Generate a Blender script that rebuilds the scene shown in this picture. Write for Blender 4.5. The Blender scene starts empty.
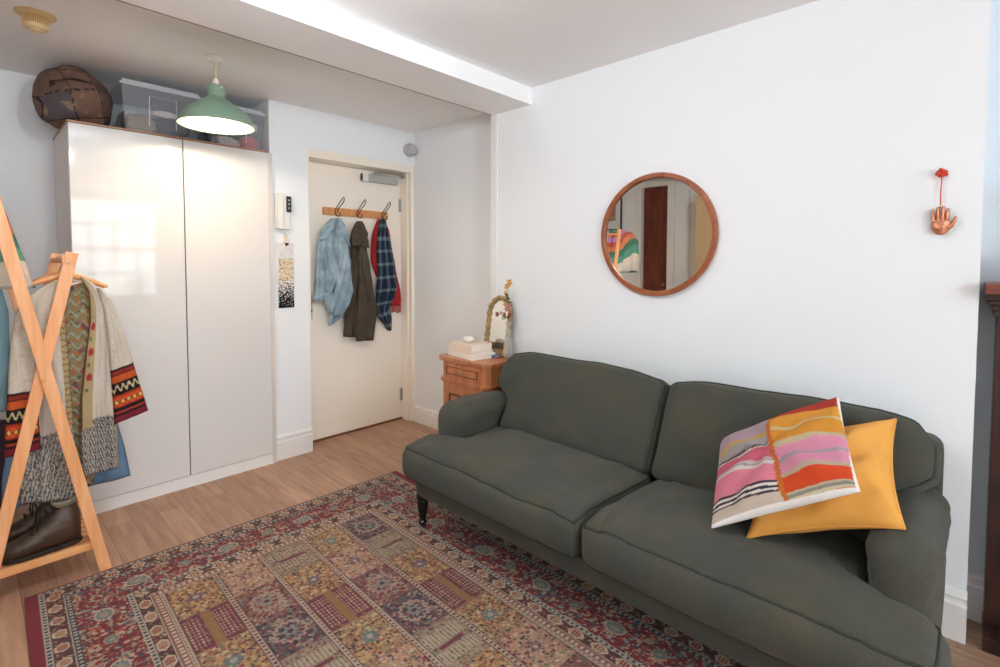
import bpy, bmesh, math, random
import numpy as np
from mathutils import Vector, Matrix, noise as mnoise
random.seed(7); rng = np.random.default_rng(7)
SC = bpy.context.scene; COL = SC.collection
PI = math.pi

# ------------------------------------------------------------------ camera
F, CX, CY = 502.0, 500.0, 283.1
YAW, PITCH, ROLL, CH = 0.81573, -0.0415848, 0.0019, 1.27
fw = Vector((math.sin(YAW)*math.cos(PITCH), math.cos(YAW)*math.cos(PITCH), math.sin(PITCH)))
rt0 = Vector((math.cos(YAW), -math.sin(YAW), 0)); up0 = rt0.cross(fw)
rt = rt0*math.cos(ROLL) + up0*math.sin(ROLL); up = -rt0*math.sin(ROLL) + up0*math.cos(ROLL)
cam = bpy.data.cameras.new('camera'); camo = bpy.data.objects.new('camera', cam); COL.objects.link(camo)
m = Matrix((rt, up, -fw)).transposed().to_4x4(); m.translation = (0, 0, CH); camo.matrix_world = m
cam.sensor_fit = 'HORIZONTAL'; cam.sensor_width = 36; cam.lens = F/1000*36
cam.shift_x = 0; cam.shift_y = -(333.5-CY)/1000; cam.clip_start = 0.02
SC.camera = camo

def at(px, py, Y):
    """point of the vertical plane Y seen at a place of the photograph"""
    d = rt*((px-CX)/F) - up*((py-CY)/F) + fw
    return Vector((0, 0, CH)) + d*(Y/d.y)
def axz(px, py, Y):
    p = at(px, py, Y); return (p.x, p.z)

# ------------------------------------------------------------------ colour + materials
def lin(h):
    h = h.lstrip('#'); c = [int(h[i:i+2], 16)/255 for i in (0, 2, 4)]
    return tuple(x/12.92 if x <= .04045 else ((x+.055)/1.055)**2.4 for x in c)
def P(mat): return mat.node_tree.nodes['Principled BSDF']
def mat(name, col, rough=.6, metal=0, bump=0, bscale=60, var=0, vscale=4, spec=.5, coat=0, sheen=0, col2=None, stretch=None):
    m = bpy.data.materials.new(name); m.use_nodes = True; nt = m.node_tree; b = P(m)
    c = lin(col) if isinstance(col, str) else col
    b.inputs['Base Color'].default_value = (*c, 1); b.inputs['Roughness'].default_value = rough
    b.inputs['Metallic'].default_value = metal; b.inputs['Specular IOR Level'].default_value = spec
    b.inputs['Coat Weight'].default_value = coat; b.inputs['Coat Roughness'].default_value = .05
    b.inputs['Sheen Weight'].default_value = sheen; b.inputs['Sheen Roughness'].default_value = .5
    tc = nt.nodes.new('ShaderNodeTexCoord'); mp = nt.nodes.new('ShaderNodeMapping'); nt.links.new(tc.outputs['Object'], mp.inputs[0])
    if stretch: mp.inputs['Scale'].default_value = stretch
    if var or col2:
        n = nt.nodes.new('ShaderNodeTexNoise'); n.inputs['Scale'].default_value = vscale; n.inputs['Detail'].default_value = 6
        nt.links.new(mp.outputs[0], n.inputs[0])
        mx = nt.nodes.new('ShaderNodeMix'); mx.data_type = 'RGBA'
        c2 = lin(col2) if col2 else tuple(x*(1-var) for x in c)
        mx.inputs[6].default_value = (*c, 1); mx.inputs[7].default_value = (*c2, 1)
        r = nt.nodes.new('ShaderNodeValToRGB'); r.color_ramp.elements[0].position = .35; r.color_ramp.elements[1].position = .65
        nt.links.new(n.outputs[0], r.inputs[0]); nt.links.new(r.outputs[0], mx.inputs[0]); nt.links.new(mx.outputs[2], b.inputs['Base Color'])
    if bump:
        n = nt.nodes.new('ShaderNodeTexNoise'); n.inputs['Scale'].default_value = bscale; n.inputs['Detail'].default_value = 4
        nt.links.new(mp.outputs[0], n.inputs[0])
        bp = nt.nodes.new('ShaderNodeBump'); bp.inputs['Strength'].default_value = bump; bp.inputs['Distance'].default_value = .01
        nt.links.new(n.outputs[0], bp.inputs['Height']); nt.links.new(bp.outputs[0], b.inputs['Normal'])
    return m
def amat(name, rough=.85, bump=.3, bscale=400, sheen=0):
    """woven or printed surface: its own colours come from the mesh attribute Col"""
    m = bpy.data.materials.new(name); m.use_nodes = True; nt = m.node_tree; b = P(m)
    a = nt.nodes.new('ShaderNodeAttribute'); a.attribute_name = 'Col'
    tc = nt.nodes.new('ShaderNodeTexCoord'); n = nt.nodes.new('ShaderNodeTexNoise'); n.inputs['Scale'].default_value = bscale
    nt.links.new(tc.outputs['Object'], n.inputs[0])
    mx = nt.nodes.new('ShaderNodeMix'); mx.data_type = 'RGBA'; mx.blend_type = 'MULTIPLY'; mx.inputs[0].default_value = .35
    nt.links.new(a.outputs['Color'], mx.inputs[6])
    r = nt.nodes.new('ShaderNodeValToRGB'); r.color_ramp.elements[0].position = .3; r.color_ramp.elements[1].position = .6
    r.color_ramp.elements[0].color = (.45, .45, .45, 1)
    nt.links.new(n.outputs[0], r.inputs[0]); nt.links.new(r.outputs[0], mx.inputs[7]); nt.links.new(mx.outputs[2], b.inputs['Base Color'])
    b.inputs['Roughness'].default_value = rough; b.inputs['Specular IOR Level'].default_value = .2; b.inputs['Sheen Weight'].default_value = sheen
    bp = nt.nodes.new('ShaderNodeBump'); bp.inputs['Strength'].default_value = bump; bp.inputs['Distance'].default_value = .003
    nt.links.new(n.outputs[0], bp.inputs['Height']); nt.links.new(bp.outputs[0], b.inputs['Normal'])
    return m
def emit(name, col, s):
    m = bpy.data.materials.new(name); m.use_nodes = True; b = P(m)
    b.inputs['Base Color'].default_value = (*lin(col), 1); b.inputs['Emission Color'].default_value = (*lin(col), 1); b.inputs['Emission Strength'].default_value = s
    return m
def clear(name, col, alpha, rough=.05):
    """thin clear sheet: lets straight light through, with a glossy skin"""
    m = bpy.data.materials.new(name); m.use_nodes = True; nt = m.node_tree; b = P(m)
    b.inputs['Base Color'].default_value = (*lin(col), 1); b.inputs['Roughness'].default_value = rough; b.inputs['Alpha'].default_value = alpha
    return m
def wood(name, c1, c2, rough=.45, scale=(3, 30, 30), coat=0, bump=.05):
    m = mat(name, c1, rough, var=0, col2=c2, vscale=2.2, stretch=scale, coat=coat, bump=bump, bscale=8)
    return m

M = {}
M['wall'] = mat('wall_paint', '#f1f4f6', .75, bump=.06, bscale=90, spec=.25)
M['ceil'] = mat('ceiling_paint', '#f6f7f7', .85, bump=.04, bscale=80, spec=.2)
M['trim'] = mat('trim_gloss', '#eeedea', .35, spec=.4)
M['door'] = mat('door_cream', '#f8f0e2', .45, spec=.4)
M['gloss'] = mat('wardrobe_gloss', '#e2e0de', .05, spec=.5)
P(M['gloss']).inputs['Coat Roughness'].default_value = .03
M['carc'] = mat('wardrobe_carcass', '#d9d2cb', .4)
M['edgewood'] = wood('wardrobe_edge_wood', '#b98a68', '#a3724f')
M['pine'] = wood('pine_wood', '#f3b683', '#e8a066', .5, (22, 22, 1.5))
M['pinex'] = wood('pine_board_wood', '#eeb077', '#e0985a', .5, (2, 16, 16))
M['walnut'] = wood('cabinet_wood', '#cb8453', '#b06a3e', .35, (14, 14, 3), coat=.2)
M['walnut_d'] = wood('cabinet_wood_dark', '#8a5030', '#6e3c20', .4, (14, 14, 3))
M['teak'] = wood('mirror_frame_wood', '#a9623a', '#8a4524', .4, (8, 8, 8), coat=.2)
M['mahog'] = wood('dark_mantel_wood', '#3d2019', '#27120e', .35, (20, 20, 3), coat=.2)
M['mahog_l'] = wood('mantel_shelf_wood', '#8a4b35', '#6a3424', .4, (20, 4, 20))
M['doorwood'] = wood('dark_door_wood', '#7d3a22', '#5c2614', .4, (10, 10, 2))
M['mirror'] = mat('mirror_glass', '#f6f1e6', .01, metal=1)
M['steel'] = mat('brushed_steel', '#b9bab8', .35, metal=1)
M['silver'] = mat('painted_silver', '#bcbcb8', .4, metal=.5)
M['black'] = mat('black_lacquer', '#141211', .25, spec=.6)
M['blackp'] = mat('black_plastic', '#26252a', .4)
M['white'] = mat('white_plastic', '#eceae6', .35)
M['ivory'] = mat('ivory_plastic', '#dcc08c', .45)
M['ivory_d'] = mat('ivory_plastic_grille', '#b08a4c', .5)
M['hook'] = mat('bronze_wire', '#4a3526', .4, metal=.8)
M['orange'] = wood('hook_rail_wood', '#dc9a62', '#cc8450', .45, (20, 3, 3))
M['green'] = mat('green_enamel', '#84a08b', .35, spec=.5, var=.1, vscale=6)
M['shade_in'] = emit('lamp_shade_inside_glow', '#fbe6b0', .25)
M['bulb'] = emit('bulb_glow', '#ffe9b8', 6)
M['copper'] = mat('embossed_copper', '#d08c6c', .35, metal=.75, bump=.5, bscale=70)
M['redcord'] = mat('red_cord', '#c8402c', .8)
M['gold'] = mat('carved_gilt_wood', '#9a7a50', .45, metal=.35, bump=1.0, bscale=110, col2='#c9ab78', vscale=60)
M['paper'] = mat('book_pages', '#efe6d6', .8, bump=.2, bscale=200, stretch=(1, 1, 20))
M['cream'] = mat('cream_cover', '#ebdcc8', .6)
M['whitec'] = mat('white_cover', '#f1ede6', .5)
M['blue'] = mat('blue_cover', '#5876a8', .5)
M['glass'] = clear('vase_glass', '#eef2f0', .13)
M['plastic'] = clear('cloudy_box_plastic', '#c3c9d0', .17, .2)
M['plastic_e'] = clear('cloudy_box_rim', '#cfd3d8', .8, .3)
M['pane'] = clear('window_pane_glass', '#ffffff', .06, .0)
M['leather'] = mat('brown_leather', '#57402f', .45, bump=.35, bscale=40, col2='#36261c', vscale=14)
M['sole'] = mat('dark_rubber_sole', '#2e241c', .7)
M['lining'] = mat('pale_boot_lining', '#8f8672', .9, bump=.6, bscale=120)
M['lace'] = mat('dark_lace', '#1d1815', .8)
M['leaf'] = mat('leaf_green', '#5d7a45', .6, var=.3, vscale=20)
M['leafp'] = mat('dried_leaf', '#8b8468', .7, var=.3, vscale=20)
M['petal_y'] = mat('petal_yellow', '#e0a850', .6, var=.2, vscale=30)
M['petal_p'] = mat('petal_pink', '#c9838a', .6, var=.2, vscale=30)
M['petal_r'] = mat('petal_rust', '#8f5136', .6)
M['yellow'] = mat('mustard_cotton', '#e5a34a', .85, bump=.3, bscale=22, var=.06, vscale=9)
M['white_cloth'] = mat('white_cotton_back', '#ece8e2', .9, bump=.2, bscale=300)
M['attr'] = amat('woven_cloth'); M['knit'] = amat('embroidered_cloth', bump=.6, bscale=250)
M['rug'] = amat('rug_pile', .95, .5, 500, .1)
M['print'] = amat('printed_card', .6, .02, 300)
M['denim'] = mat('denim_blue', '#6f8fae', .85, bump=.4, bscale=300, var=.25, vscale=9)
M['denim_l'] = mat('washed_denim', '#a9bcc6', .85, bump=.4, bscale=300, col2='#7f97a6', vscale=11)
M['olive'] = mat('olive_brown_cloth', '#4f4334', .85, bump=.3, bscale=250, var=.3, vscale=9)
M['redwool'] = mat('red_wool', '#b8242a', .9, bump=.4, bscale=250, var=.2, vscale=10)
M['purple'] = mat('plum_cloth', '#3a2330', .9, bump=.3, bscale=200)
M['paleblue'] = mat('pale_blue_cloth', '#86a9b8', .85, bump=.3, bscale=200, var=.15, vscale=8)
M['beige'] = mat('beige_cupboard', '#c2a47c', .7, var=.08, vscale=3)
M['navy'] = mat('navy_fabric', '#1e2a44', .8)
M['shell'] = mat('shell_white', '#f0e9df', .5)
M['terracotta'] = mat('terracotta', '#a8633f', .8)
M['grille'] = mat('dark_gap', '#0d0c0c', .9)

# sofa linen: fine weave plus a faint brown wear
def linen():
    m = mat('dark_green_linen', '#4b4f49', .92, spec=.15, sheen=.12); nt = m.node_tree; b = P(m)
    tc = nt.nodes.new('ShaderNodeTexCoord')
    n1 = nt.nodes.new('ShaderNodeTexNoise'); n1.inputs['Scale'].default_value = 5; n1.inputs['Detail'].default_value = 8
    n2 = nt.nodes.new('ShaderNodeTexNoise'); n2.inputs['Scale'].default_value = 420; n2.inputs['Detail'].default_value = 2
    mp = nt.nodes.new('ShaderNodeMapping'); mp.inputs['Scale'].default_value = (1, 1, .6)
    nt.links.new(tc.outputs['Object'], n1.inputs[0]); nt.links.new(tc.outputs['Object'], mp.inputs[0]); nt.links.new(mp.outputs[0], n2.inputs[0])
    r = nt.nodes.new('ShaderNodeValToRGB'); r.color_ramp.elements[0].position = .38; r.color_ramp.elements[1].position = .72
    r.color_ramp.elements[0].color = (*lin('#474a44'), 1); r.color_ramp.elements[1].color = (*lin('#545043'), 1)
    nt.links.new(n1.outputs[0], r.inputs[0])
    r2 = nt.nodes.new('ShaderNodeValToRGB'); r2.color_ramp.elements[0].position = .3; r2.color_ramp.elements[1].position = .7
    r2.color_ramp.elements[0].color = (.80, .80, .80, 1); r2.color_ramp.elements[1].color = (1.12, 1.12, 1.1, 1)
    nt.links.new(n2.outputs[0], r2.inputs[0])
    mx = nt.nodes.new('ShaderNodeMix'); mx.data_type = 'RGBA'; mx.blend_type = 'MULTIPLY'; mx.inputs[0].default_value = 1
    nt.links.new(r.outputs[0], mx.inputs[6]); nt.links.new(r2.outputs[0], mx.inputs[7]); nt.links.new(mx.outputs[2], b.inputs['Base Color'])
    bp = nt.nodes.new('ShaderNodeBump'); bp.inputs['Strength'].default_value = .5; bp.inputs['Distance'].default_value = .004
    nt.links.new(n2.outputs[0], bp.inputs['Height']); nt.links.new(bp.outputs[0], b.inputs['Normal'])
    return m
M['linen'] = linen()
M['linen_d'] = mat('dark_green_piping', '#3b3f3a', .9, spec=.1)

def floor_mat():
    m = mat('wood_laminate_floor', '#a87c5c', .42, spec=.4); nt = m.node_tree; b = P(m)
    tc = nt.nodes.new('ShaderNodeTexCoord'); mp = nt.nodes.new('ShaderNodeMapping'); mp.inputs['Rotation'].default_value = (0, 0, PI/2)
    nt.links.new(tc.outputs['Object'], mp.inputs[0])
    br = nt.nodes.new('ShaderNodeTexBrick'); br.inputs['Scale'].default_value = 1; br.inputs['Brick Width'].default_value = 1.25; br.inputs['Row Height'].default_value = .105
    br.inputs['Mortar Size'].default_value = .0012; br.inputs['Color1'].default_value = (*lin('#bd987f'), 1); br.inputs['Color2'].default_value = (*lin('#ab866e'), 1)
    br.inputs['Mortar'].default_value = (*lin('#80614e'), 1); br.offset = .37
    nt.links.new(mp.outputs[0], br.inputs['Vector'])
    mp2 = nt.nodes.new('ShaderNodeMapping'); mp2.inputs['Scale'].default_value = (14, 1.2, 1); nt.links.new(tc.outputs['Object'], mp2.inputs[0])
    n = nt.nodes.new('ShaderNodeTexNoise'); n.inputs['Scale'].default_value = 3; n.inputs['Detail'].default_value = 8; nt.links.new(mp2.outputs[0], n.inputs[0])
    r = nt.nodes.new('ShaderNodeValToRGB'); r.color_ramp.elements[0].position = .3; r.color_ramp.elements[1].position = .7
    r.color_ramp.elements[0].color = (.72, .70, .68, 1); r.color_ramp.elements[1].color = (1.1, 1.08, 1.05, 1); nt.links.new(n.outputs[0], r.inputs[0])
    mx = nt.nodes.new('ShaderNodeMix'); mx.data_type = 'RGBA'; mx.blend_type = 'MULTIPLY'; mx.inputs[0].default_value = 1
    nt.links.new(br.outputs[0], mx.inputs[6]); nt.links.new(r.outputs[0], mx.inputs[7]); nt.links.new(mx.outputs[2], b.inputs['Base Color'])
    return m
M['floor'] = floor_mat()

# ------------------------------------------------------------------ mesh helpers
def tag(o, label=None, cat=None, group=None, kind=None):
    if label: o['label'] = label
    if cat: o['category'] = cat
    if group: o['group'] = group
    if kind: o['kind'] = kind
    return o
def thing(name, loc, label, cat, group=None):
    o = bpy.data.objects.new(name, None); COL.objects.link(o); o.location = loc; o.empty_display_size = .05
    return tag(o, label, cat, group)
def wpos(o):
    p = Vector((0, 0, 0))
    while o: p = p + Vector(o.location); o = o.parent
    return p
def obj(name, bm, material, parent=None, smooth=True, origin=None):
    """bm is in world coordinates; the object's own origin is placed at its parent's (or at origin)"""
    me = bpy.data.meshes.new(name)
    off = wpos(parent) if parent else Vector(origin or (0, 0, 0))
    if isinstance(bm, tuple):
        V, Fc = bm[0], bm[1]; V = np.asarray(V, float) - np.array(off)
        me.from_pydata(V.tolist(), [], [tuple(int(i) for i in f) for f in Fc])
        if len(bm) > 2 and bm[2] is not None:
            a = me.color_attributes.new('Col', 'FLOAT_COLOR', 'POINT'); c = np.ones((len(V), 4)); c[:, :3] = bm[2]
            a.data.foreach_set('color', c.ravel())
    else:
        bmesh.ops.translate(bm, verts=bm.verts, vec=-off); bmesh.ops.recalc_face_normals(bm, faces=bm.faces)
        bm.to_mesh(me); bm.free()
    me.materials.append(material)
    if smooth:
        for p in me.polygons: p.use_smooth = True
        if smooth != 'all': me.set_sharp_from_angle(angle=math.radians(38))
    me.update()
    o = bpy.data.objects.new(name, me); COL.objects.link(o)
    if smooth is True:
        wn = o.modifiers.new('even_normals', 'WEIGHTED_NORMAL'); wn.keep_sharp = True; wn.weight = 100
    if parent: o.parent = parent
    else: o.location = off
    return o
def BM(): return bmesh.new()
def box(bm, x0, x1, y0, y1, z0, z1, bev=0, seg=2, rot=None):
    mm = Matrix.Translation(((x0+x1)/2, (y0+y1)/2, (z0+z1)/2)) @ (rot.to_4x4() if rot else Matrix()) @ Matrix.Diagonal((abs(x1-x0), abs(y1-y0), abs(z1-z0), 1))
    r = bmesh.ops.create_cube(bm, size=1, matrix=mm)
    if bev: bmesh.ops.bevel(bm, geom=list({e for v in r['verts'] for e in v.link_edges}), offset=bev, segments=seg, profile=.5, affect='EDGES')
    return bm
def lathe(bm, prof, c, seg=32, axis='z', rot=None, cap=True):
    """prof: (radius, height) pairs around c"""
    rings = []
    for r, h in prof:
        ring = []
        for k in range(seg):
            a = 2*PI*k/seg; p = Vector((r*math.cos(a), r*math.sin(a), h))
            if axis == 'x': p = Vector((h, r*math.cos(a), r*math.sin(a)))
            if axis == 'y': p = Vector((r*math.cos(a), h, r*math.sin(a)))
            if rot: p = rot @ p
            ring.append(bm.verts.new(Vector(c)+p))
        rings.append(ring)
    for a, b in zip(rings, rings[1:]):
        for k in range(seg): bm.faces.new((a[k], a[(k+1) % seg], b[(k+1) % seg], b[k]))
    if cap and prof[0][0] > 1e-6: bm.faces.new(rings[0])
    if cap and prof[-1][0] > 1e-6: bm.faces.new(rings[-1])
    bmesh.ops.remove_doubles(bm, verts=bm.verts, dist=1e-6)
    return bm
def tube(bm, pts, r, seg=8, closed=False):
    pts = [Vector(p) for p in pts]; n = len(pts); rings = []; prev = None
    for i, p in enumerate(pts):
        if closed: t = pts[(i+1) % n] - pts[i-1]
        else: t = pts[min(i+1, n-1)] - pts[max(i-1, 0)]
        t.normalize()
        if prev is None: prev = t.orthogonal().normalized()
        a = (prev - t*prev.dot(t)).normalized(); b = t.cross(a); prev = a
        rr = r[i] if isinstance(r, (list, tuple)) else r
        rings.append([bm.verts.new(p + (a*math.cos(2*PI*k/seg) + b*math.sin(2*PI*k/seg))*rr) for k in range(seg)])
    for i in range(n if closed else n-1):
        A, B = rings[i], rings[(i+1) % n]
        for k in range(seg): bm.faces.new((A[k], A[(k+1) % seg], B[(k+1) % seg], B[k]))
    if not closed: bm.faces.new(rings[0]); bm.faces.new(rings[-1])
    return bm
def loft(bm, rings, cap=True):
    R = [[bm.verts.new(Vector(p)) for p in ring] for ring in rings]; n = len(R[0])
    for a, b in zip(R, R[1:]):
        for k in range(n): bm.faces.new((a[k], a[(k+1) % n], b[(k+1) % n], b[k]))
    if cap: bm.faces.new(R[0]); bm.faces.new(R[-1])
    return bm
def prism(bm, pts, vec, bev=0):
    """extrude a planar outline by vec"""
    a = [bm.verts.new(Vector(p)) for p in pts]; b = [bm.verts.new(Vector(p)+Vector(vec)) for p in pts]; n = len(a)
    f = [bm.faces.new(a), bm.faces.new(b[::-1])]
    for k in range(n): bm.faces.new((a[k], a[(k+1) % n], b[(k+1) % n], b[k]))
    if bev: bmesh.ops.bevel(bm, geom=f[0].edges[:] + f[1].edges[:], offset=bev, segments=2, affect='EDGES')
    return bm
def ball(bm, c, r, seg=14, rot=None):
    r = r if isinstance(r, (tuple, list)) else (r, r, r)
    mm = Matrix.Translation(c) @ (rot.to_4x4() if rot else Matrix()) @ Matrix.Diagonal((*r, 1))
    bmesh.ops.create_uvsphere(bm, u_segments=seg, v_segments=max(6, seg//2+2), radius=1, matrix=mm); return bm
def cubegrid(nx, ny, nz, dens=1.8):
    """surface of a cube as params in [-1,1]^3, tighter towards the edges"""
    def g(i, n):
        t = 2*i/n-1; return math.copysign(1-(1-abs(t))**dens, t)
    idx, V, Fc = {}, [], []
    def v(i, j, k):
        if (i, j, k) not in idx: idx[(i, j, k)] = len(V); V.append((g(i, nx), g(j, ny), g(k, nz)))
        return idx[(i, j, k)]
    for i in range(nx):
        for j in range(ny): Fc.append((v(i, j, nz), v(i+1, j, nz), v(i+1, j+1, nz), v(i, j+1, nz))); Fc.append((v(i, j, 0), v(i, j+1, 0), v(i+1, j+1, 0), v(i+1, j, 0)))
    for i in range(nx):
        for k in range(nz): Fc.append((v(i, 0, k), v(i+1, 0, k), v(i+1, 0, k+1), v(i, 0, k+1))); Fc.append((v(i, ny, k), v(i, ny, k+1), v(i+1, ny, k+1), v(i+1, ny, k)))
    for j in range(ny):
        for k in range(nz): Fc.append((v(0, j, k), v(0, j, k+1), v(0, j+1, k+1), v(0, j+1, k))); Fc.append((v(nx, j, k), v(nx, j+1, k), v(nx, j+1, k+1), v(nx, j, k+1)))
    return V, Fc
def rbox(p, s, r):
    q = [max(-(s[i]-r), min(s[i]-r, p[i]*s[i])) for i in range(3)]
    d = Vector([p[i]*s[i]-q[i] for i in range(3)])
    if d.length > 1e-9: d = d.normalized()*r
    return Vector(q)+d
def nz(p, s, seed=0): return mnoise.noise(Vector((p[0]*s+seed*7.3, p[1]*s-seed*3.1, p[2]*s+seed)))
def cushion(name, f, parent, material, n=(28, 28, 8), pipe=None, pipemat=None, pr=.0045, corners=None):
    V, Fc = cubegrid(*n); W = [f(v) for v in V]
    o = obj(name, (np.array([tuple(w) for w in W]), Fc), material, parent, 'all')
    for pp in (pipe or []):
        bm = BM(); tube(bm, [f(q) for q in pp], pr, 6, True); obj('piping', bm, pipemat or material, o, 'all')
    return o
def perim(c, n=40, axis=2):
    """closed path round the cube at the edge where the axis coordinate is c"""
    out = []
    for s in range(4):
        for i in range(n):
            t = -1+2*i/n; t = math.copysign(1-(1-abs(t))**1.6, t)
            a, b = [(t, -1), (1, t), (-t, 1), (-1, -t)][s]
            q = [a, b]; q.insert(axis, c); out.append(tuple(q))
    return out
def resample(pts, n):
    P_ = np.array(pts, float); d = np.r_[0, np.cumsum(np.linalg.norm(np.diff(P_, axis=0), axis=1))]
    t = np.linspace(0, d[-1], n); return np.stack([np.interp(t, d, P_[:, k]) for k in range(P_.shape[1])], 1)
def smoothc(A, k=2):
    for _ in range(k):
        B = A.copy(); B[1:-1] = (A[:-2]+2*A[1:-1]+A[2:])/4; A = B
    return A
def flatbody(L, R, yc, t, nu=24, nv=60, folds=(), col=None, seed=0, amp=.004, vcap=.03, smooth=2, yfn=None, pl=None):
    """soft hanging cloth: a flattened closed tube between two edge curves (x,z) from the top down.
    folds: (u centre, width, depth) pleats running down the cloth"""
    L = smoothc(resample(L, nv), smooth); R = smoothc(resample(R, nv), smooth); V, C_ = [], []
    for j in range(nv):
        v = j/(nv-1); cap = min(1, v/vcap, (1-v)/vcap) if vcap else 1; cap = math.sqrt(max(cap, .02))
        ring = [(a, 1) for a in range(nu+1)] + [(a, -1) for a in range(nu-1, 0, -1)]
        for a, s in ring:
            u = a/nu; x, z = L[j]*(1-u)+R[j]*u
            w = math.sqrt(max(0, 1-(2*u-1)**4))
            y = yc + (yfn(u, v) if yfn else 0) - s*t*w*cap
            for (uc, uw, ud) in folds:
                k = math.exp(-((u-uc-.03*math.sin(v*5+uc*9))/uw)**2); y += ud*k*(.3+.7*v)*(1 if s > 0 else .5)
            if pl: y += pl[1]*(abs(math.sin(PI*pl[0]*u+1.6*math.sin(v*3.1+seed)+.8*math.sin(v*7+seed*2)))-.5)*min(1, .25+v*1.6)*(1 if s > 0 else .4)
            y += amp*mnoise.noise(Vector((u*3+seed, v*7, s*.2+seed)))*2 + amp*.7*mnoise.noise(Vector((u*9+seed, v*4, seed)))
            V.append((x, y, z)); C_.append(col(u, v, s, x, z) if col else (1, 1, 1))
    n = 2*nu; Fc = []
    for j in range(nv-1):
        for k in range(n): Fc.append((j*n+k, j*n+(k+1) % n, (j+1)*n+(k+1) % n, (j+1)*n+k))
    Fc.append(tuple(range(n-1, -1, -1))); Fc.append(tuple((nv-1)*n+k for k in range(n)))
    return (np.array(V), Fc, np.array(C_) if col else None)
def P2(lst, Y): return [axz(x, y, Y) for x, y in lst]

#=====================================================================  THE ROOM
XC, XA, XR, XL = 2.267, 2.43, 2.44, -1.3          # couch wall, alcove side, recess by the mantel, left wall
YD, YP, YB, YE = 3.347, 3.21, 3.74, -2.8          # door, panel wall, back of the wardrobe recess, window wall
ZC, ZB = 2.275, 2.18
BE, BF = 2.205, 1.885                             # beam
def struct(name, bm, m, parent=None, smooth=False):
    o = obj(name, bm, m, parent, smooth)
    if not parent: o['kind'] = 'structure'
    return o
struct('floor', box(BM(), XL-.15, 2.75, YE-.15, 3.95, -.1, 0), M['floor'])
struct('ceiling', box(BM(), XL-.15, 2.75, YE-.15, 3.95, ZC, ZC+.1), M['ceil'])
struct('wall_right', box(BM(), XC, 2.75, -.018, BE, 0, ZC), M['wall'])
struct('wall_alcove', box(BM(), XA, 2.75, BE, 3.95, 0, ZC), M['wall'])
struct('wall_recess', box(BM(), XR, 2.75, YE-.15, -.018, 0, ZC), mat('recess_blue_grey', '#dbe5ec', .75, bump=.06, bscale=90, spec=.25))  # recess wall tinted blue-grey, unlike the other walls
bm = BM(); box(bm, 1.314, 1.56, YP, 3.95, 0, ZC); box(bm, 1.56, XA, YP, 3.95, 2.02, ZC); box(bm, 1.56, XA, YD+.02, 3.95, 0, 2.02)
struct('wall_back', bm, M['wall'])
struct('wall_niche', box(BM(), XL-.15, 1.31, YB, 3.95, 0, ZC), M['wall'])
# window wall: one window known from its reflection, the second added for light
WIN = [(.95, 2.05), (-.95, .15)]; WZ0, WZ1 = .73, 2.19
bm = BM(); xs = [XL-.15, WIN[1][0], WIN[1][1], WIN[0][0], WIN[0][1], XR]
box(bm, xs[0], xs[1], YE-.15, YE, 0, ZC); box(bm, xs[2], xs[3], YE-.15, YE, 0, ZC); box(bm, xs[4], xs[5], YE-.15, YE, 0, ZC)
for a, b in WIN: box(bm, a, b, YE-.15, YE, 0, WZ0); box(bm, a, b, YE-.15, YE, WZ1, ZC)
struct('wall_front', bm, M['wall'])
# left wall with the side doorway
DY0, DY1, DZ = 2.69, 3.03, 2.20
bm = BM(); box(bm, XL-.15, XL, YE, DY0, 0, ZC); box(bm, XL-.15, XL, DY1, YB, 0, ZC); box(bm, XL-.15, XL, DY0, DY1, DZ, ZC)
struct('wall_left', bm, M['wall'])
d2 = struct('door_2', box(BM(), XL-.15, XL-.05, DY0, DY1, 0, DZ, .0), M['doorwood'])
bm = BM()
for z0, z1 in ((.15, .95), (1.08, 2.0)): box(bm, XL-.05, XL-.038, DY0+.08, DY1-.08, z0, z1, .008)
obj('door_panel', bm, M['doorwood'], d2, False)
bm = BM(); ball(bm, (XL-.02, DY0+.06, 1.0), .022); obj('door_handle', bm, M['gold'], d2)
bm = BM()
box(bm, XL+.0005, XL+.02, DY0-.09, DY0, 0, DZ); box(bm, XL+.0005, XL+.02, DY1, DY1+.09, 0, DZ); box(bm, XL+.0005, XL+.022, DY0-.09, DY1+.09, DZ, DZ+.065)
struct('trim_1', bm, M['trim'])
# windows
for n, (a, b) in enumerate(WIN):
    bm = BM(); y0, y1 = YE-.10, YE-.06
    box(bm, a, b, y0, y1, WZ0, WZ0+.05); box(bm, a, b, y0, y1, WZ1-.05, WZ1); box(bm, a, a+.05, y0, y1, WZ0, WZ1); box(bm, b-.05, b, y0, y1, WZ0, WZ1)
    zm = (WZ0+WZ1)/2; box(bm, a, b, y0, y1+.01, zm-.025, zm+.025)
    w = struct('window_%d' % (n+1), bm, M['trim'])
    bm = BM()
    for k in (1, 2, 3): x = a+(b-a)*k/4; box(bm, x-.016, x+.016, y0+.005, y1-.005, WZ0, WZ1)
    for z in ((WZ0+zm)/2, (WZ1+zm)/2): box(bm, a, b, y0+.006, y1-.006, z-.016, z+.016)
    obj('glazing_bar', bm, M['trim'], w, False)
    obj('window_pane', box(BM(), a+.02, b-.02, YE-.082, YE-.078, WZ0+.02, WZ1-.02), M['pane'], w, False)
    obj('window_sill', box(BM(), a-.05, b+.05, YE-.06, YE+.07, WZ0-.035, WZ0, .006), M['trim'], w)
# beam
bm = BM(); box(bm, XL, XC, BF, BE-.012, ZB, ZC+.02); struct('trim_2', bm, M['ceil'])
tag(bpy.data.objects['trim_2'], None, None, None, 'structure')
struct('trim_3', box(BM(), XL, XA, BE-.012, BE, ZB, ZC+.01), mat('beam_edge_strip', '#a39184', .7))
struct('trim_4', box(BM(), XC-.006, XC+.05, 2.155, BE+.003, 0, ZB), M['trim'])
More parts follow.
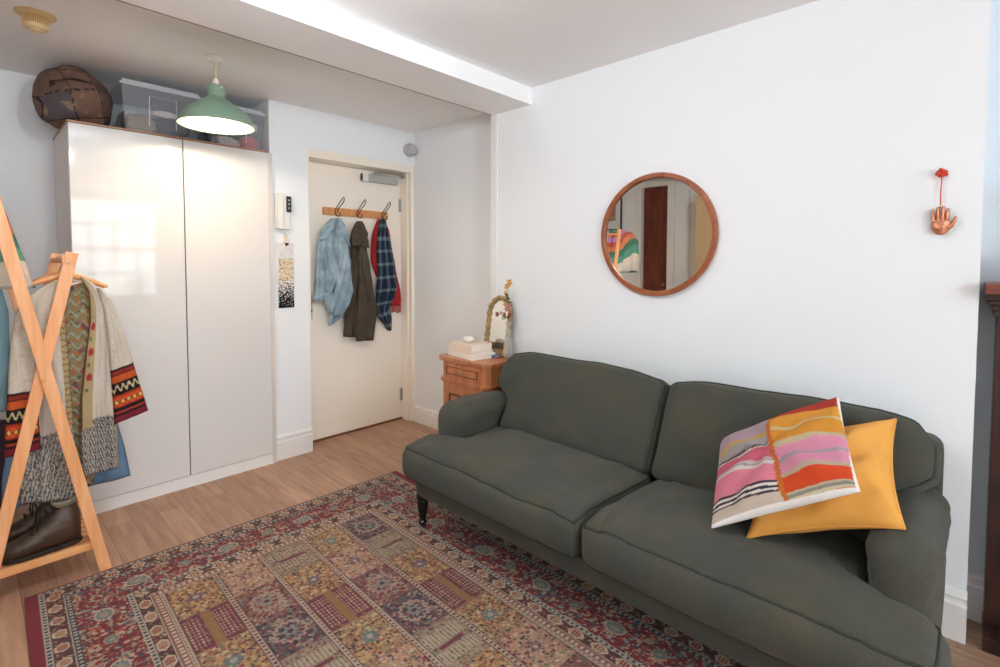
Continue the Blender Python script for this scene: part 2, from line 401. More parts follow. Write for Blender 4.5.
# baseboards: profile swept along a wall
def base(name, p0, p1, nrm, h=.13, th=.02, m='trim'):
    p0, p1, nrm = Vector((*p0, 0)), Vector((*p1, 0)), Vector((*nrm, 0))
    prof = [(0, 0), (th, 0), (th, h*.72), (th*.72, h*.76), (th*.72, h*.84), (th*.95, h*.88), (th*.6, h*.95), (0, h)]
    bm = BM(); loft(bm, [[p+nrm*a+Vector((0, 0, z)) for a, z in prof] for p in (p0, p1)]); return struct(name, bm, M[m])
base('baseboard_alcove', (XA, YP), (XA, BE), (-1, 0))
base('baseboard_back', (1.315, YP), (1.56, YP), (0, -1), .16)
base('baseboard_right', (XC, -.02), (XC, 2.155), (-1, 0), .17, .024)
base('baseboard_recess', (XR, -1.5), (XR, -.018), (-1, 0), .17, .024)
base('baseboard_front', (XL, YE), (XR, YE), (0, 1), .17)
base('baseboard_left', (XL, YE), (XL, DY0-.09), (1, 0), .17)
base('baseboard_niche', (XL, YB), (.3, YB), (0, -1), .17)

# the cream door in its opening
JX = 2.405
dr = struct('door_1', box(BM(), 1.575, JX-.004, YD, YD+.02, .012, 1.958, .002), M['door'])
bm = BM(); box(bm, JX, XA, YP+.015, YD+.02, 0, 2.02); box(bm, 1.56, JX, YP+.004, YD+.02, 1.965, 2.02); box(bm, 1.56, 1.572, YP+.004, YD+.02, 0, 1.965)
box(bm, JX-.012, JX, YP+.05, YD-.004, 0, 1.965)
obj('door_frame', bm, M['door'], dr, False)
obj('threshold', box(BM(), 1.56, JX, YD-.01, YD+.02, 0, .012), M['walnut_d'], dr, False)
for z in (.20, 1.72):
    bm = BM(); tube(bm, [(JX-.006, YD-.008, z-.05), (JX-.006, YD-.008, z+.05)], .008, 10); box(bm, JX-.03, JX-.006, YD-.004, YD, z-.05, z+.05)
    obj('hinge', bm, M['steel'], dr)
h = bm = BM(); box(bm, 1.600, 1.645, YD-.006, YD, .87, 1.04, .003); hp = obj('handle_plate', bm, M['silver'], dr)
bm = BM(); tube(bm, [(1.632, YD-.004, 1.0), (1.632, YD-.04, 1.0), (1.637, YD-.047, 1.0), (1.70, YD-.047, .998), (1.73, YD-.045, .998)], .0085, 10); obj('lever', bm, M['silver'], hp)
bm = BM(); lathe(bm, [(.009, 0), (.009, -.008), (.005, -.01), (0, -.01)], (1.632, YD-.006, .93), 16, 'y'); obj('keyhole', bm, M['blackp'], hp)
# closer
c = thing('door_closer', (2.19, YD, 1.9), 'silver door closer box with a folding arm at the top of the cream door', 'door closer')
bm = BM(); box(bm, 2.03, 2.345, YD-.045, YD-.001, 1.872, 1.93, .006); obj('closer_body', bm, M['silver'], c)
bm = BM(); box(bm, 2.03, 2.075, YD-.048, YD-.001, 1.870, 1.932, .004); obj('end_cap', bm, M['white'], c)
bm = BM(); lathe(bm, [(.014, 0), (.014, .014), (0, .014)], (2.13, YD-.024, 1.93), 14); tube(bm, [(2.13, YD-.024, 1.942), (2.22, YD-.07, 1.947), (2.385, YD-.05, 1.952)], .006, 8)
box(bm, 2.375, 2.398, YD-.06, YD-.03, 1.93, 1.964, .002); obj('closer_arm', bm, M['steel'], c)

#=====================================================================  WARDROBE
WX0, WX1, WY0, WY1, WT = .351, 1.312, 3.168, 3.72, 1.947
w = thing('wardrobe', ((WX0+WX1)/2, (WY0+WY1)/2, 0), 'tall glossy white two-door wardrobe with a thin wood top edge beside the cream door', 'wardrobe')
bm = BM(); box(bm, WX0, WX0+.02, WY0+.02, WY1, 0, WT-.008); box(bm, WX1-.022, WX1, WY0+.004, WY1, 0, WT-.008); box(bm, WX0+.02, WX1-.022, WY1-.01, WY1, 0, WT-.008)
box(bm, WX0+.02, WX1-.022, WY0+.02, WY1-.01, .07, .09); box(bm, WX0+.02, WX1-.022, WY0+.02, WY1-.01, WT-.03, WT-.008)
obj('carcass', bm, M['carc'], w, False)
obj('top_panel', box(BM(), WX0-.004, WX1-.022, WY0-.004, WY1, WT-.008, WT, .001), M['edgewood'], w, False)
obj('plinth', box(BM(), WX0+.002, WX1-.022, WY0+.006, WY0+.02, 0, .066), M['trim'], w, False)
DM = at(186.5, 300, WY0).x
for a, b in ((WX0+.001, DM-.0025), (DM+.0025, WX1-.024)):
    obj('wardrobe_door', box(BM(), a, b, WY0, WY0+.018, .07, WT-.010, .0015), M['gloss'], w)

#=====================================================================  BAG AND BOXES ON TOP
def patchcol(p):
    fx, fz = p[0]*8.5+.35*p[2]*8+.25*nz(p, 6), p[2]*7.5-.25*p[0]*8+.3*nz(p, 5, 3); a, b = math.floor(fx), math.floor(fz); k = (a*3+b*5+a*b) % 6
    if min(fx-a, fz-b) < .035: return lin('#2c2220')
    if nz(p, 24, 5) > .42: return lin('#8a7560')
    return lin(['#6e564c', '#7e6052', '#5e565a', '#765c50', '#6a5e60', '#866a5c'][k])
V, Fc = cubegrid(60, 44, 44, 1.3); W, Cc = [], []
for v in V:
    q = Vector(v).normalized()*.62 + Vector(v)*.38; q = Vector((q.x, q.y, q.z)); mx_ = Vector(v).normalized()
    x = .412+.150*mx_.x*(1+.06*abs(v[0])); y = 3.43+.20*mx_.y; z = 2.10+.16*mx_.z
    if z < 1.99 and x > .36: z = max(z, 1.948)
    z = max(z, 1.948 - (.03 if x < .33 else 0)*min(1, (.345-x)/.05 if x < .345 else 0))
    n_ = .030*nz((x, y, z), 6, 3)+.016*nz((x, y, z), 13)+.010*math.sin(z*55+x*20)*max(0, nz((x, y, z), 5, 8)); z -= .05*max(0, (.36-x)/.12)*(1 if mx_.z < .3 else .3); W.append((min(.566, x+mx_.x*n_*.8), y+mx_.y*n_, min(2.262, max(z+mx_.z*n_, 1.948 if x > .345 else 1.93)))); Cc.append(patchcol((x, y, z)))
bg = obj('patchwork_bag', (np.array(W), Fc, np.array(Cc)), M['knit'], None, 'all', (.385, 3.42, 1.947))
tag(bg, 'round slouchy brown patchwork cloth bag on the left end of the wardrobe top', 'bag')
bm = BM(); tube(bm, [tuple(Vector(W[k])) for k in sorted([k for k in range(len(V)) if abs(V[k][2]-.45) < .06 and V[k][1] < -.98], key=lambda k: V[k][0])], .0035, 6); obj('seam', bm, M['leather'], bg)

def storage(x0, x1, y0, y1, z0, z1, label, items):
    s = thing('storage_box', ((x0+x1)/2, (y0+y1)/2, z0), label, 'storage box', 'clear plastic boxes on the wardrobe')
    def ring(z, e): return [(x0-e, y0-e, z), (x1+e, y0-e, z), (x1+e, y1+e, z), (x0-e, y1+e, z)]
    bm = BM(); loft(bm, [ring(z0, -.025), ring(z0+.012, -.018), ring(z1-.03, 0), ring(z1-.03, -.003), ring(z0+.015, -.021)], True); obj('tub', bm, M['plastic'], s, False)
    bm = BM(); box(bm, x0-.008, x1+.008, y0-.008, y1+.008, z1-.032, z1-.018, .004); box(bm, x0+.004, x1-.004, y0+.004, y1-.004, z1-.018, z1, .005); obj('lid', bm, M['plastic_e'], s)
    bm = BM(); xm = (x0+x1)/2; hw = (x1-x0)*.17; yy = y0-.003
    pts = [(xm-hw, yy+.012, z0+.05), (xm-hw, yy, z1-.07), (xm+hw, yy, z1-.07), (xm+hw, yy+.012, z0+.05)]
    tube(bm, pts, .0028, 6); obj('moulded_rib', bm, M['plastic_e'], s)
    for (cx, cz, rx, rz, c, cy) in items:
        V, Fc = cubegrid(12, 12, 8, 1.2); W = []
        for v in V:
            q = Vector(v).normalized(); k = 1+.25*nz(v, 2.1, cx*9)
            W.append((min(x1-.03, max(x0+.03, x0+(x1-x0)*cx+q.x*rx*k)), min(y1-.03, max(y0+.024, cy+q.y*.13*k)), max(z0+.02, z0+cz+q.z*rz*k)))
        obj('folded_cloth', (np.array(W), Fc), M[c], s, 'all')
    return s
M['g1'] = mat('grey_white_cloth', '#d9d4d0', .9, bump=.6, bscale=25); M['g2'] = mat('dark_slate_cloth', '#3c4148', .9, bump=.5, bscale=30)
M['g3'] = mat('pink_red_cloth', '#c8565e', .9, bump=.5, bscale=30); M['g4'] = mat('taupe_cloth', '#a08a78', .9, bump=.5, bscale=30)
storage(.575, .945, 3.24, 3.66, WT, 2.225, 'larger cloudy plastic storage box beside the brown bag, grey clothes inside',
        [(.25, .06, .09, .06, 'g4', 3.36), (.62, .075, .11, .05, 'g2', 3.36), (.55, .13, .07, .02, 'g1', 3.33), (.15, .10, .06, .05, 'g1', 3.45)])
storage(.975, 1.295, 3.24, 3.66, WT, 2.205, 'smaller cloudy plastic storage box by the white wall, red and white cloth inside',
        [(.78, .05, .06, .05, 'g3', 3.34), (.35, .04, .08, .035, 'g1', 3.34), (.5, .13, .12, .07, 'g2', 3.42), (.8, .15, .05, .03, 'g1', 3.33), (.1, .03, .05, .03, 'g2', 3.33)])

#=====================================================================  PENDANT, CEILING FITTINGS, WALL BITS
LX, LY = .868, 2.74
p = thing('pendant_lamp', (LX, LY, ZC), 'lit green enamel dome pendant lamp hanging in front of the wardrobe', 'lamp')
bm = BM(); lathe(bm, [(0, ZC), (.036, ZC), (.038, ZC-.012), (.032, ZC-.026), (.010, ZC-.030), (0, ZC-.030)], (LX, LY, 0), 28); obj('ceiling_rose', bm, M['white'], p)
bm = BM(); tube(bm, [(LX, LY, ZC-.028), (LX, LY, 2.13)], .004, 8); obj('cord', bm, M['ivory'], p)
bm = BM(); lathe(bm, [(0, 2.168), (.011, 2.166), (.015, 2.15), (.017, 2.13), (0, 2.13)], (LX, LY, 0), 18); obj('cord_grip', bm, M['cream'], p)
prof = [(.035, 2.136), (.039, 2.132), (.040, 2.078), (.055, 2.064), (.090, 2.043), (.126, 2.018), (.152, 1.986), (.166, 1.953), (.169, 1.940)]
bm = BM(); inner = [(r-.003, z-.002) for r, z in prof[::-1]]
lathe(bm, prof+[(.1675, 1.938)]+inner[:1]+[(.160, 1.953)], (LX, LY, 0), 48, cap=False)
sh = obj('lamp_shade', bm, M['green'], p)
bm = BM(); n_ = [(.1635, 1.943), (.160, 1.953), (.148, 1.984), (.123, 2.014), (.088, 2.039), (.053, 2.060), (.034, 2.070), (0, 2.070)]
lathe(bm, n_, (LX, LY, 0), 48, cap=False); obj('shade_lining', bm, M['shade_in'], sh)
for k in range(3): a = 2*PI*k/3+.9; obj('screw', ball(BM(), (LX+.039*math.cos(a), LY+.039*math.sin(a), 2.122), .0055, 8), M['white'], sh)
bm = BM(); ball(bm, (LX, LY, 2.022), (.026, .026, .030), 16); obj('bulb', bm, M['bulb'], p)

a0 = (.222, 2.81); kd = .76
s = thing('smoke_detector', (a0[0], a0[1], ZC), 'old yellowed ivory smoke detector on the ceiling by the left edge', 'smoke detector')
bm = BM(); lathe(bm, [(a*kd, b*kd) for a, b in [(0, 0), (.086, 0), (.086, -.006), (.074, -.014), (.058, -.020), (0, -.020)]], (*a0, ZC), 40); obj('mounting_plate', bm, M['ivory'], s)
bm = BM(); lathe(bm, [(a*kd, b*kd) for a, b in [(.056, -.020), (.054, -.045), (.050, -.062)]], (*a0, ZC), 40); obj('grille', bm, M['ivory_d'], s)
bm = BM()
for k in range(36): a = 2*PI*k/36; tube(bm, [(a0[0]+kd*.056*math.cos(a), a0[1]+kd*.056*math.sin(a), ZC-.022*kd), (a0[0]+kd*.051*math.cos(a), a0[1]+kd*.051*math.sin(a), ZC-.06*kd)], .0016, 5)
obj('grille_ribs', bm, M['ivory'], s)
bm = BM(); lathe(bm, [(a*kd, b*kd) for a, b in [(.053, -.058), (.050, -.078), (.036, -.080), (.026, -.090), (0, -.092)]], (*a0, ZC), 40); obj('sensor_cap', bm, M['ivory'], s)

s = thing('emergency_light', (2.395, YP, 2.135), 'small round clear-domed light high on the wall above the door corner', 'light')
bm = BM(); lathe(bm, [(0, 0), (.05, 0), (.05, -.022), (.044, -.026), (0, -.026)], (2.375, YP, 2.135), 28, 'y'); obj('light_base', bm, M['silver'], s)
bm = BM(); lathe(bm, [(.043, -.0265), (.043, -.05), (.034, -.066), (0, -.07)], (2.375, YP, 2.135), 28, 'y'); obj('light_dome', bm, clear('dome_plastic', '#d6d2d6', .6, .2), s)

s = thing('intercom_phone', (1.375, YP, 1.59), 'white wall intercom handset with a black button panel beside the wardrobe', 'intercom')
bm = BM(); box(bm, 1.335, 1.425, YP-.03, YP-.0005, 1.475, 1.70, .006); obj('intercom_base', bm, M['white'], s)
bm = BM(); prism(bm, [(1.338, YP-.031, 1.48), (1.338, YP-.031, 1.70), (1.338, YP-.052, 1.695), (1.338, YP-.042, 1.655), (1.338, YP-.042, 1.53), (1.338, YP-.052, 1.48)], (.036, 0, 0), .003); obj('handset', bm, M['white'], s)
bm = BM(); tube(bm, [(1.352, YP-.03, 1.478), (1.352, YP-.034, 1.462), (1.39, YP-.02, 1.458), (1.40, YP-.02, 1.476)], .003, 6); obj('cable', bm, M['white'], s)
bm = BM(); box(bm, 1.400, 1.432, YP-.037, YP-.03, 1.585, 1.685, .002); bp_ = obj('button_panel', bm, M['blackp'], s)
for z in (1.610, 1.635, 1.660):
    bm = BM(); lathe(bm, [(0, 0), (.006, 0), (.006, -.003), (0, -.003)], (1.416, YP-.037, z), 12, 'y'); obj('button', bm, M['silver'], bp_)
bm = BM(); prism(bm, [(1.395, YP-.004, 1.45), (1.405, YP-.004, 1.455), (1.428, YP-.004, 1.40), (1.420, YP-.004, 1.372), (1.402, YP-.004, 1.375), (1.390, YP-.004, 1.40)], (0, .003, 0)); 
tag(obj('hanging_tag', bm, M['cream'], None, False, (1.41, YP, 1.42)), 'small cream tag hanging just below the wall intercom', 'tag')
def cardcol(kind):
    def f(x, z):
        a = mnoise.noise(Vector((x*130, z*130, kind*5))); b = mnoise.noise(Vector((x*60, z*60, kind*3+2)))
        if kind == 0: return lin('#ece6e2') if a < .3 else lin('#c9c2c6')
        if kind == 1: return lin('#ecdcc0') if a < .22 else (lin('#a5824a') if b > 0 else lin('#5a4a3c'))
        t = (z-1.0)/.16; return lin('#e8e2dc') if a > (.25-1.0*(t-.5) if False else (.30-.75*t+.15)) else lin('#1c1a1c')
    return f
for kind, (z0, z1, lab) in enumerate([(1.30, 1.39, 'pale plain card pinned to the wall, topmost of the strip'), (1.145, 1.292, 'cream card speckled with gold dots, middle of the strip'), (.975, 1.140, 'black and white mottled card, lowest of the strip below the intercom')]):
    n1, n2 = 24, 40; V, Fc, Cc = [], [], []; cf = cardcol(kind); x0, x1 = 1.355, 1.455
    for s_, yy in ((1, YP-.004), (-1, YP-.001)):
        for j in range(n2+1):
            for i in range(n1+1): x = x0+(x1-x0)*i/n1; z = z0+(z1-z0)*j/n2; V.append((x, yy, z)); Cc.append(cf(x, z))
    def ii(l, i, j): return l*(n1+1)*(n2+1)+j*(n1+1)+i
    for j in range(n2):
        for i in range(n1): Fc.append((ii(0, i, j), ii(0, i+1, j), ii(0, i+1, j+1), ii(0, i, j+1))); Fc.append((ii(1, i, j), ii(1, i, j+1), ii(1, i+1, j+1), ii(1, i+1, j)))
    for i in range(n1): Fc.append((ii(0, i, 0), ii(1, i, 0), ii(1, i+1, 0), ii(0, i+1, 0))); Fc.append((ii(0, i, n2), ii(0, i+1, n2), ii(1, i+1, n2), ii(1, i, n2)))
    for j in range(n2): Fc.append((ii(0, 0, j), ii(0, 0, j+1), ii(1, 0, j+1), ii(1, 0, j))); Fc.append((ii(0, n1, j), ii(1, n1, j), ii(1, n1, j+1), ii(0, n1, j+1)))
    tag(obj('art_card', (np.array(V), Fc, np.array(Cc)), M['print'], None, False, (1.405, YP, z0)), lab, 'card', 'patterned cards below the intercom')

# hook rail with what hangs on it
r = thing('hook_rail', (1.985, YD, 1.63), 'orange-brown wooden coat rail with three wire hooks on the cream door', 'coat rail')
obj('rail_board', box(BM(), 1.727, 2.262, YD-.018, YD-.0005, 1.602, 1.657, .003), M['orange'], r)
for x in (1.755, 2.235): obj('screw_head', ball(BM(), (x, YD-.018, 1.63), (.006, .003, .006), 10), M['steel'], r)
HK = (1.822, 1.997, 2.212)
for x in HK:
    bm = BM(); y = YD-.022
    tube(bm, [(x-.006, y, 1.612), (x-.008, y-.004, 1.64), (x, y-.02, 1.665), (x+.022, y-.045, 1.715), (x+.034, y-.05, 1.732), (x+.042, y-.045, 1.715), (x+.034, y-.038, 1.69), (x+.012, y-.02, 1.655), (x+.006, y-.004, 1.62)], .0032, 7)
    tube(bm, [(x-.006, y, 1.62), (x-.004, y-.02, 1.598), (x, y-.042, 1.592), (x+.004, y-.052, 1.605), (x+.004, y-.05, 1.622)], .0036, 7)
    obj('hook', bm, M['hook'], r)
Yh = 3.27
c = None
L = P2([(334, 218), (328, 222), (321, 232), (320, 246), (321, 262), (323, 280), (326, 298), (330, 312)], Yh)
R = P2([(340, 218), (345, 226), (349, 238), (350, 252), (353, 268), (354, 284), (352, 296), (344, 308)], Yh)
j = obj('denim_shirt', flatbody(L, R, 3.285, .028, 44, 90, [(.3, .05, .02), (.7, .06, .02)], seed=3, amp=.012, pl=(3.5, .030)), M['denim_l'], None, 'all', (1.83, 3.29, 1.6))
tag(j, 'washed pale blue denim shirt hanging from the left hook on the cream door', 'shirt')
obj('sleeve', flatbody(P2([(328, 224), (320, 238), (318, 256), (317, 276), (316, 300)], 3.25), P2([(332, 226), (328, 242), (327, 262), (326, 282), (325, 301)], 3.25), 3.275, .016, 16, 50, [(.5, .2, .012)], seed=8, amp=.006, pl=(1.5, .012)), M['denim_l'], j, 'all')
obj('sleeve', flatbody(P2([(338, 228), (340, 246), (341, 266), (338, 286), (334, 300), (330, 312)], 3.22), P2([(345, 230), (350, 250), (353, 270), (355, 290), (352, 304), (341, 318)], 3.22), 3.252, .020, 22, 60, [(.5, .15, .014)], seed=11, amp=.008, pl=(2.5, .018)), M['denim_l'], j, 'all')
obj('shirt_tail', flatbody(P2([(323, 292), (327, 306), (331, 316), (330, 326)], 3.25), P2([(350, 292), (350, 306), (344, 317), (334, 325)], 3.25), 3.272, .018, 24, 40, [(.5, .1, .014)], seed=12, amp=.008, pl=(3.5, .016)), M['denim_l'], j, 'all')
obj('collar', flatbody(P2([(333, 218), (322, 230), (319, 240)], 3.245), P2([(338, 219), (334, 230), (326, 240)], 3.245), 3.255, .010, 10, 24, seed=2, amp=.004), M['denim_l'], j, 'all')
obj('collar', flatbody(P2([(338, 218), (340, 228), (345, 238)], 3.245), P2([(341, 218), (347, 228), (351, 248)], 3.245), 3.250, .008, 10, 24, seed=2, amp=.004), M['denim_l'], j, 'all')
L = P2([(358, 221), (354, 230), (352, 244), (352, 262), (351, 285), (348, 305), (346, 322), (345, 337)], Yh)
R = P2([(362, 221), (366, 232), (368, 250), (370, 268), (372, 290), (370, 310), (366, 326), (364, 338)], Yh)
j = obj('olive_jacket', flatbody(L, R, 3.288, .030, 36, 90, [(.35, .05, .02)], seed=5, amp=.008, pl=(3, .022)), M['olive'], None, 'all', (2.0, 3.29, 1.6))
tag(j, 'dark olive-brown jacket hanging from the middle hook on the cream door', 'jacket')
obj('sleeve', flatbody(P2([(361, 226), (361, 250), (361, 280), (361, 310), (359, 342)], 3.22), P2([(365, 226), (370, 250), (375, 280), (379, 308), (377, 341)], 3.22), 3.255, .018, 20, 70, [(.5, .2, .01)], seed=9, amp=.007, pl=(1.8, .016)), M['olive'], j, 'all')
obj('hood', flatbody(P2([(358, 221), (353, 232), (353, 246)], 3.225), P2([(363, 221), (369, 232), (370, 248)], 3.225), 3.238, .016, 18, 30, seed=19, amp=.006, pl=(2, .010)), M['olive'], j, 'all')
L = P2([(380, 219), (375, 230), (373, 245), (373, 262), (376, 272), (384, 290), (391, 306)], 3.29)
R = P2([(386, 219), (391, 232), (394, 250), (398, 270), (401, 288), (402, 300), (402, 306)], 3.29)
j = obj('red_scarf', flatbody(L, R, 3.312, .018, 20, 50, [(.3, .08, .01), (.7, .08, .012)], seed=6, amp=.005, pl=(3, .014)), M['redwool'], None, 'all', (2.2, 3.31, 1.6))
tag(j, 'red wool scarf with a fringed end under the tartan scarf on the right hook', 'scarf')
bm = BM()
for k in range(9):
    x, z = axz(392+k*1.15, 305, 3.29); tube(bm, [(x, 3.30, z+.01), (x+.002*random.random(), 3.298, z-.015), (x+.004*(random.random()-.5), 3.30, z-.055-.012*random.random())], .0035, 5)
obj('fringe', bm, M['redwool'], j, 'all')
def tartan(u, v, s, x, z):
    a = abs(math.sin((u*2.6+.2)*PI)); b = abs(math.sin((v*9)*PI)); c = lin('#232a40')
    if a > .93: c = lin('#48586a')
    if b > .93: c = lin('#56666c') if a < .93 else lin('#7b8c86')
    if .55 < b < .62: c = lin('#2f4a45')
    if .5 < a < .56: c = lin('#5a2430')
    return c
L = P2([(382, 219), (380, 232), (379, 250), (380, 268), (379, 284), (377, 300), (379, 316), (386, 325), (390, 331)], 3.24)
R = P2([(387, 219), (390, 235), (394, 255), (397, 275), (399, 286), (397, 298), (391, 306), (392, 320), (392, 331)], 3.24)
j = obj('tartan_scarf', flatbody(L, R, 3.262, .024, 30, 90, [(.35, .07, .018), (.7, .07, .018)], tartan, 4, .006, pl=(2.6, .020)), M['attr'], None, 'all', (2.2, 3.26, 1.6))
tag(j, 'navy tartan scarf hanging in front of the red scarf on the right hook', 'scarf')

# round wall mirror
c = thing('round_mirror', (XC, 1.107, 1.40), 'round wall mirror with a brown wooden frame above the sofa', 'mirror')
bm = BM(); lathe(bm, [(.0, 0), (.289, 0), (.293, -.006), (.293, -.020), (.289, -.026), (.272, -.026), (.268, -.021), (.268, -.010), (0, -.010)], (XC-.0005, 1.107, 1.402), 96, 'x')
obj('mirror_frame', bm, M['teak'], c)
bm = BM(); lathe(bm, [(0, -.0105), (.268, -.0105), (.268, -.0125), (0, -.0125)], (XC, 1.107, 1.402), 96, 'x'); obj('mirror_glass', bm, M['mirror'], c, False)

# copper hand on a red cord
c = thing('copper_hand', (XC, .083, 1.41), 'embossed copper open hand ornament hanging by a red cord on the white wall', 'ornament')
hy, hz, hx = .083, 1.40, XC-.016
bm = BM(); ball(bm, (hx, hy, hz-.005), (.010, .036, .034), 20)
for dy, ln, tilt in ((.027, .030, .12), (.010, .040, .04), (-.007, .042, -.03), (-.022, .034, -.10)):
    tube(bm, [(hx, hy+dy*.95, hz+.012), (hx-.001, hy+dy+ln*tilt*.5, hz+.012+ln*.6), (hx, hy+dy+ln*tilt, hz+.018+ln)], [.0088, .0082, .0066], 10); ball(bm, (hx, hy+dy+ln*tilt, hz+.018+ln), .0066, 10)
tube(bm, [(hx, hy-.026, hz-.012), (hx, hy-.040, hz-.004), (hx-.001, hy-.048, hz+.010), (hx, hy-.053, hz+.022)], [.011, .0095, .008, .006], 10); ball(bm, (hx, hy-.053, hz+.022), .006, 10)
lathe(bm, [(.003, 0), (.006, .002), (.006, .006), (.003, .008)], (hx, hy+.002, hz+.058), 12)
bmesh.ops.translate(bm, verts=bm.verts, vec=(-hx, -hy, -hz)); bmesh.ops.scale(bm, verts=bm.verts, vec=(1, .70, .92)); bmesh.ops.translate(bm, verts=bm.verts, vec=(hx, hy, hz)); hand = obj('hand', bm, M['copper'], c)
bm = BM(); tube(bm, [(hx, hy+.002, hz+.064), (hx+.003, hy+.003, hz+.11), (hx+.006, hy+.001, hz+.168)], .0018, 6); obj('cord', bm, M['redcord'], c)
bm = BM(); 
for k in range(14): a = k*2.4; rr = .004+.009*(k/14); ball(bm, (XC-.012-.004*(k % 3), hy+rr*math.cos(a)+.001, hz+.172+rr*math.sin(a)), .0062, 8)
obj('bead_cluster', bm, M['redcord'], c, 'all')

#=====================================================================  MANTELPIECE (right edge)
c = thing('mantelpiece', (2.34, -.6, 0), 'dark brown wooden mantelpiece with a redder shelf at the right edge', 'mantelpiece')
y0, y1 = -1.25, -.062
bm = BM(); box(bm, 2.325, XR-.001, y1-.16, y1, .05, 1.10, .003); box(bm, 2.325, XR-.001, y0, y0+.16, .05, 1.10, .003); box(bm, 2.335, XR-.001, y0+.16, y1-.16, .78, 1.10, .003)
obj('surround', bm, M['mahog'], c)
obj('plinth', box(BM(), 2.245, XR-.001, y0-.01, y1+.002, 0, .05, .004), M['mahog'], c)
bm = BM()
for z0_, z1_, e in ((1.095, 1.115, .008), (1.115, 1.135, .013), (1.135, 1.15, .022), (1.15, 1.17, .028)): box(bm, 2.310-e*2.4, XR-.001, y0-e, y1+e, z0_, z1_, .003)
obj('cornice', bm, M['mahog'], c)
obj('shelf', box(BM(), 2.205, XR-.001, y0-.04, y1+.031, 1.17, 1.205, .006), M['mahog_l'], c)
obj('fire_opening', box(BM(), 2.40, XR-.0005, y0+.16, y1-.16, 0, .78), M['grille'], c, False)
# plant on the shelf
c = thing('potted_plant', (2.30, -.16, 1.205), 'small plant with dry grey-green leaves standing on the mantelpiece shelf', 'plant')
bm = BM(); lathe(bm, [(0, 0), (.036, 0), (.046, .08), (.049, .082), (.049, .092), (.043, .092), (.041, .08), (0, .078)], (2.32, -.17, 1.2052), 24); obj('pot', bm, M['terracotta'], c)
bm = BM()
def leafm(bm, p, d, ln, wd):
    d = Vector(d).normalized(); s_ = d.cross(Vector((.3, .2, 1))).normalized(); n_ = s_.cross(d)
    pr = [(0, .05), (.25, .8), (.5, 1), (.75, .7), (1, .03)]; a, b, e = [], [], []
    for t, w_ in pr:
        q = Vector(p)+d*ln*t-Vector((0, 0, .25*ln*t*t))
        a.append(bm.verts.new(q+s_*wd*w_)); b.append(bm.verts.new(q-s_*wd*w_)); e.append(bm.verts.new(q-n_*.0015))
        
    for k in range(4):
        bm.faces.new((a[k], a[k+1], e[k+1], e[k])); bm.faces.new((e[k], e[k+1], b[k+1], b[k])); bm.faces.new((a[k+1], a[k], b[k], b[k+1]))
for k in range(26):
    z = 1.30+.24*random.random(); a = random.random()*2*PI
    leafm(bm, (2.32, -.165, z), (math.cos(a), math.sin(a)*.9+.25, .2), .045+.03*random.random(), .011)
obj('foliage', bm, M['leafp'], c, False)
bm = BM(); tube(bm, [(2.32, -.17, 1.28), (2.318, -.165, 1.42), (2.32, -.168, 1.56)], [.004, .003, .002], 6); obj('stem', bm, M['walnut_d'], c)

#=====================================================================  RUG
RW, RL, RT = 1.633, 2.30, .008
def hsh(a, b, k=0.): s = np.sin(a*127.1+b*311.7+k*74.7)*43758.5453; return s-np.floor(s)
def vnoise(x, y, k=0.):
    i, j = np.floor(x), np.floor(y); fx, fy = x-i, y-j; fx = fx*fx*(3-2*fx); fy = fy*fy*(3-2*fy)
    return (hsh(i, j, k)*(1-fx)+hsh(i+1, j, k)*fx)*(1-fy) + (hsh(i, j+1, k)*(1-fx)+hsh(i+1, j+1, k)*fx)*fy
def put(C, mask, hexes, sel=None):
    if isinstance(hexes, str): C[mask] = lin(hexes)
    else:
        pal = np.array([lin(h) for h in hexes]); C[mask] = pal[(sel[mask]*len(pal)).astype(int) % len(pal)]
def blobs(C, u, v, mask, cell, pal, k, dens=.8, r0=.25, r1=.5):
    for di in (-1, 0, 1):
        for dj in (-1, 0, 1):
            i = np.floor(u/cell)+di; j = np.floor(v/cell)+dj
            cx = (i+.2+.6*hsh(i, j, k))*cell; cy = (j+.2+.6*hsh(i, j, k+1))*cell; a = hsh(i, j, k+2)*PI
            dx, dy = u-cx, v-cy; p = dx*np.cos(a)+dy*np.sin(a); q = (-dx*np.sin(a)+dy*np.cos(a))*1.7
            r = cell*(r0+(r1-r0)*hsh(i, j, k+3)); mk = mask & (p*p+q*q < r*r) & (hsh(i, j, k+4) < dens)
            put(C, mk, pal, hsh(i, j, k+5))
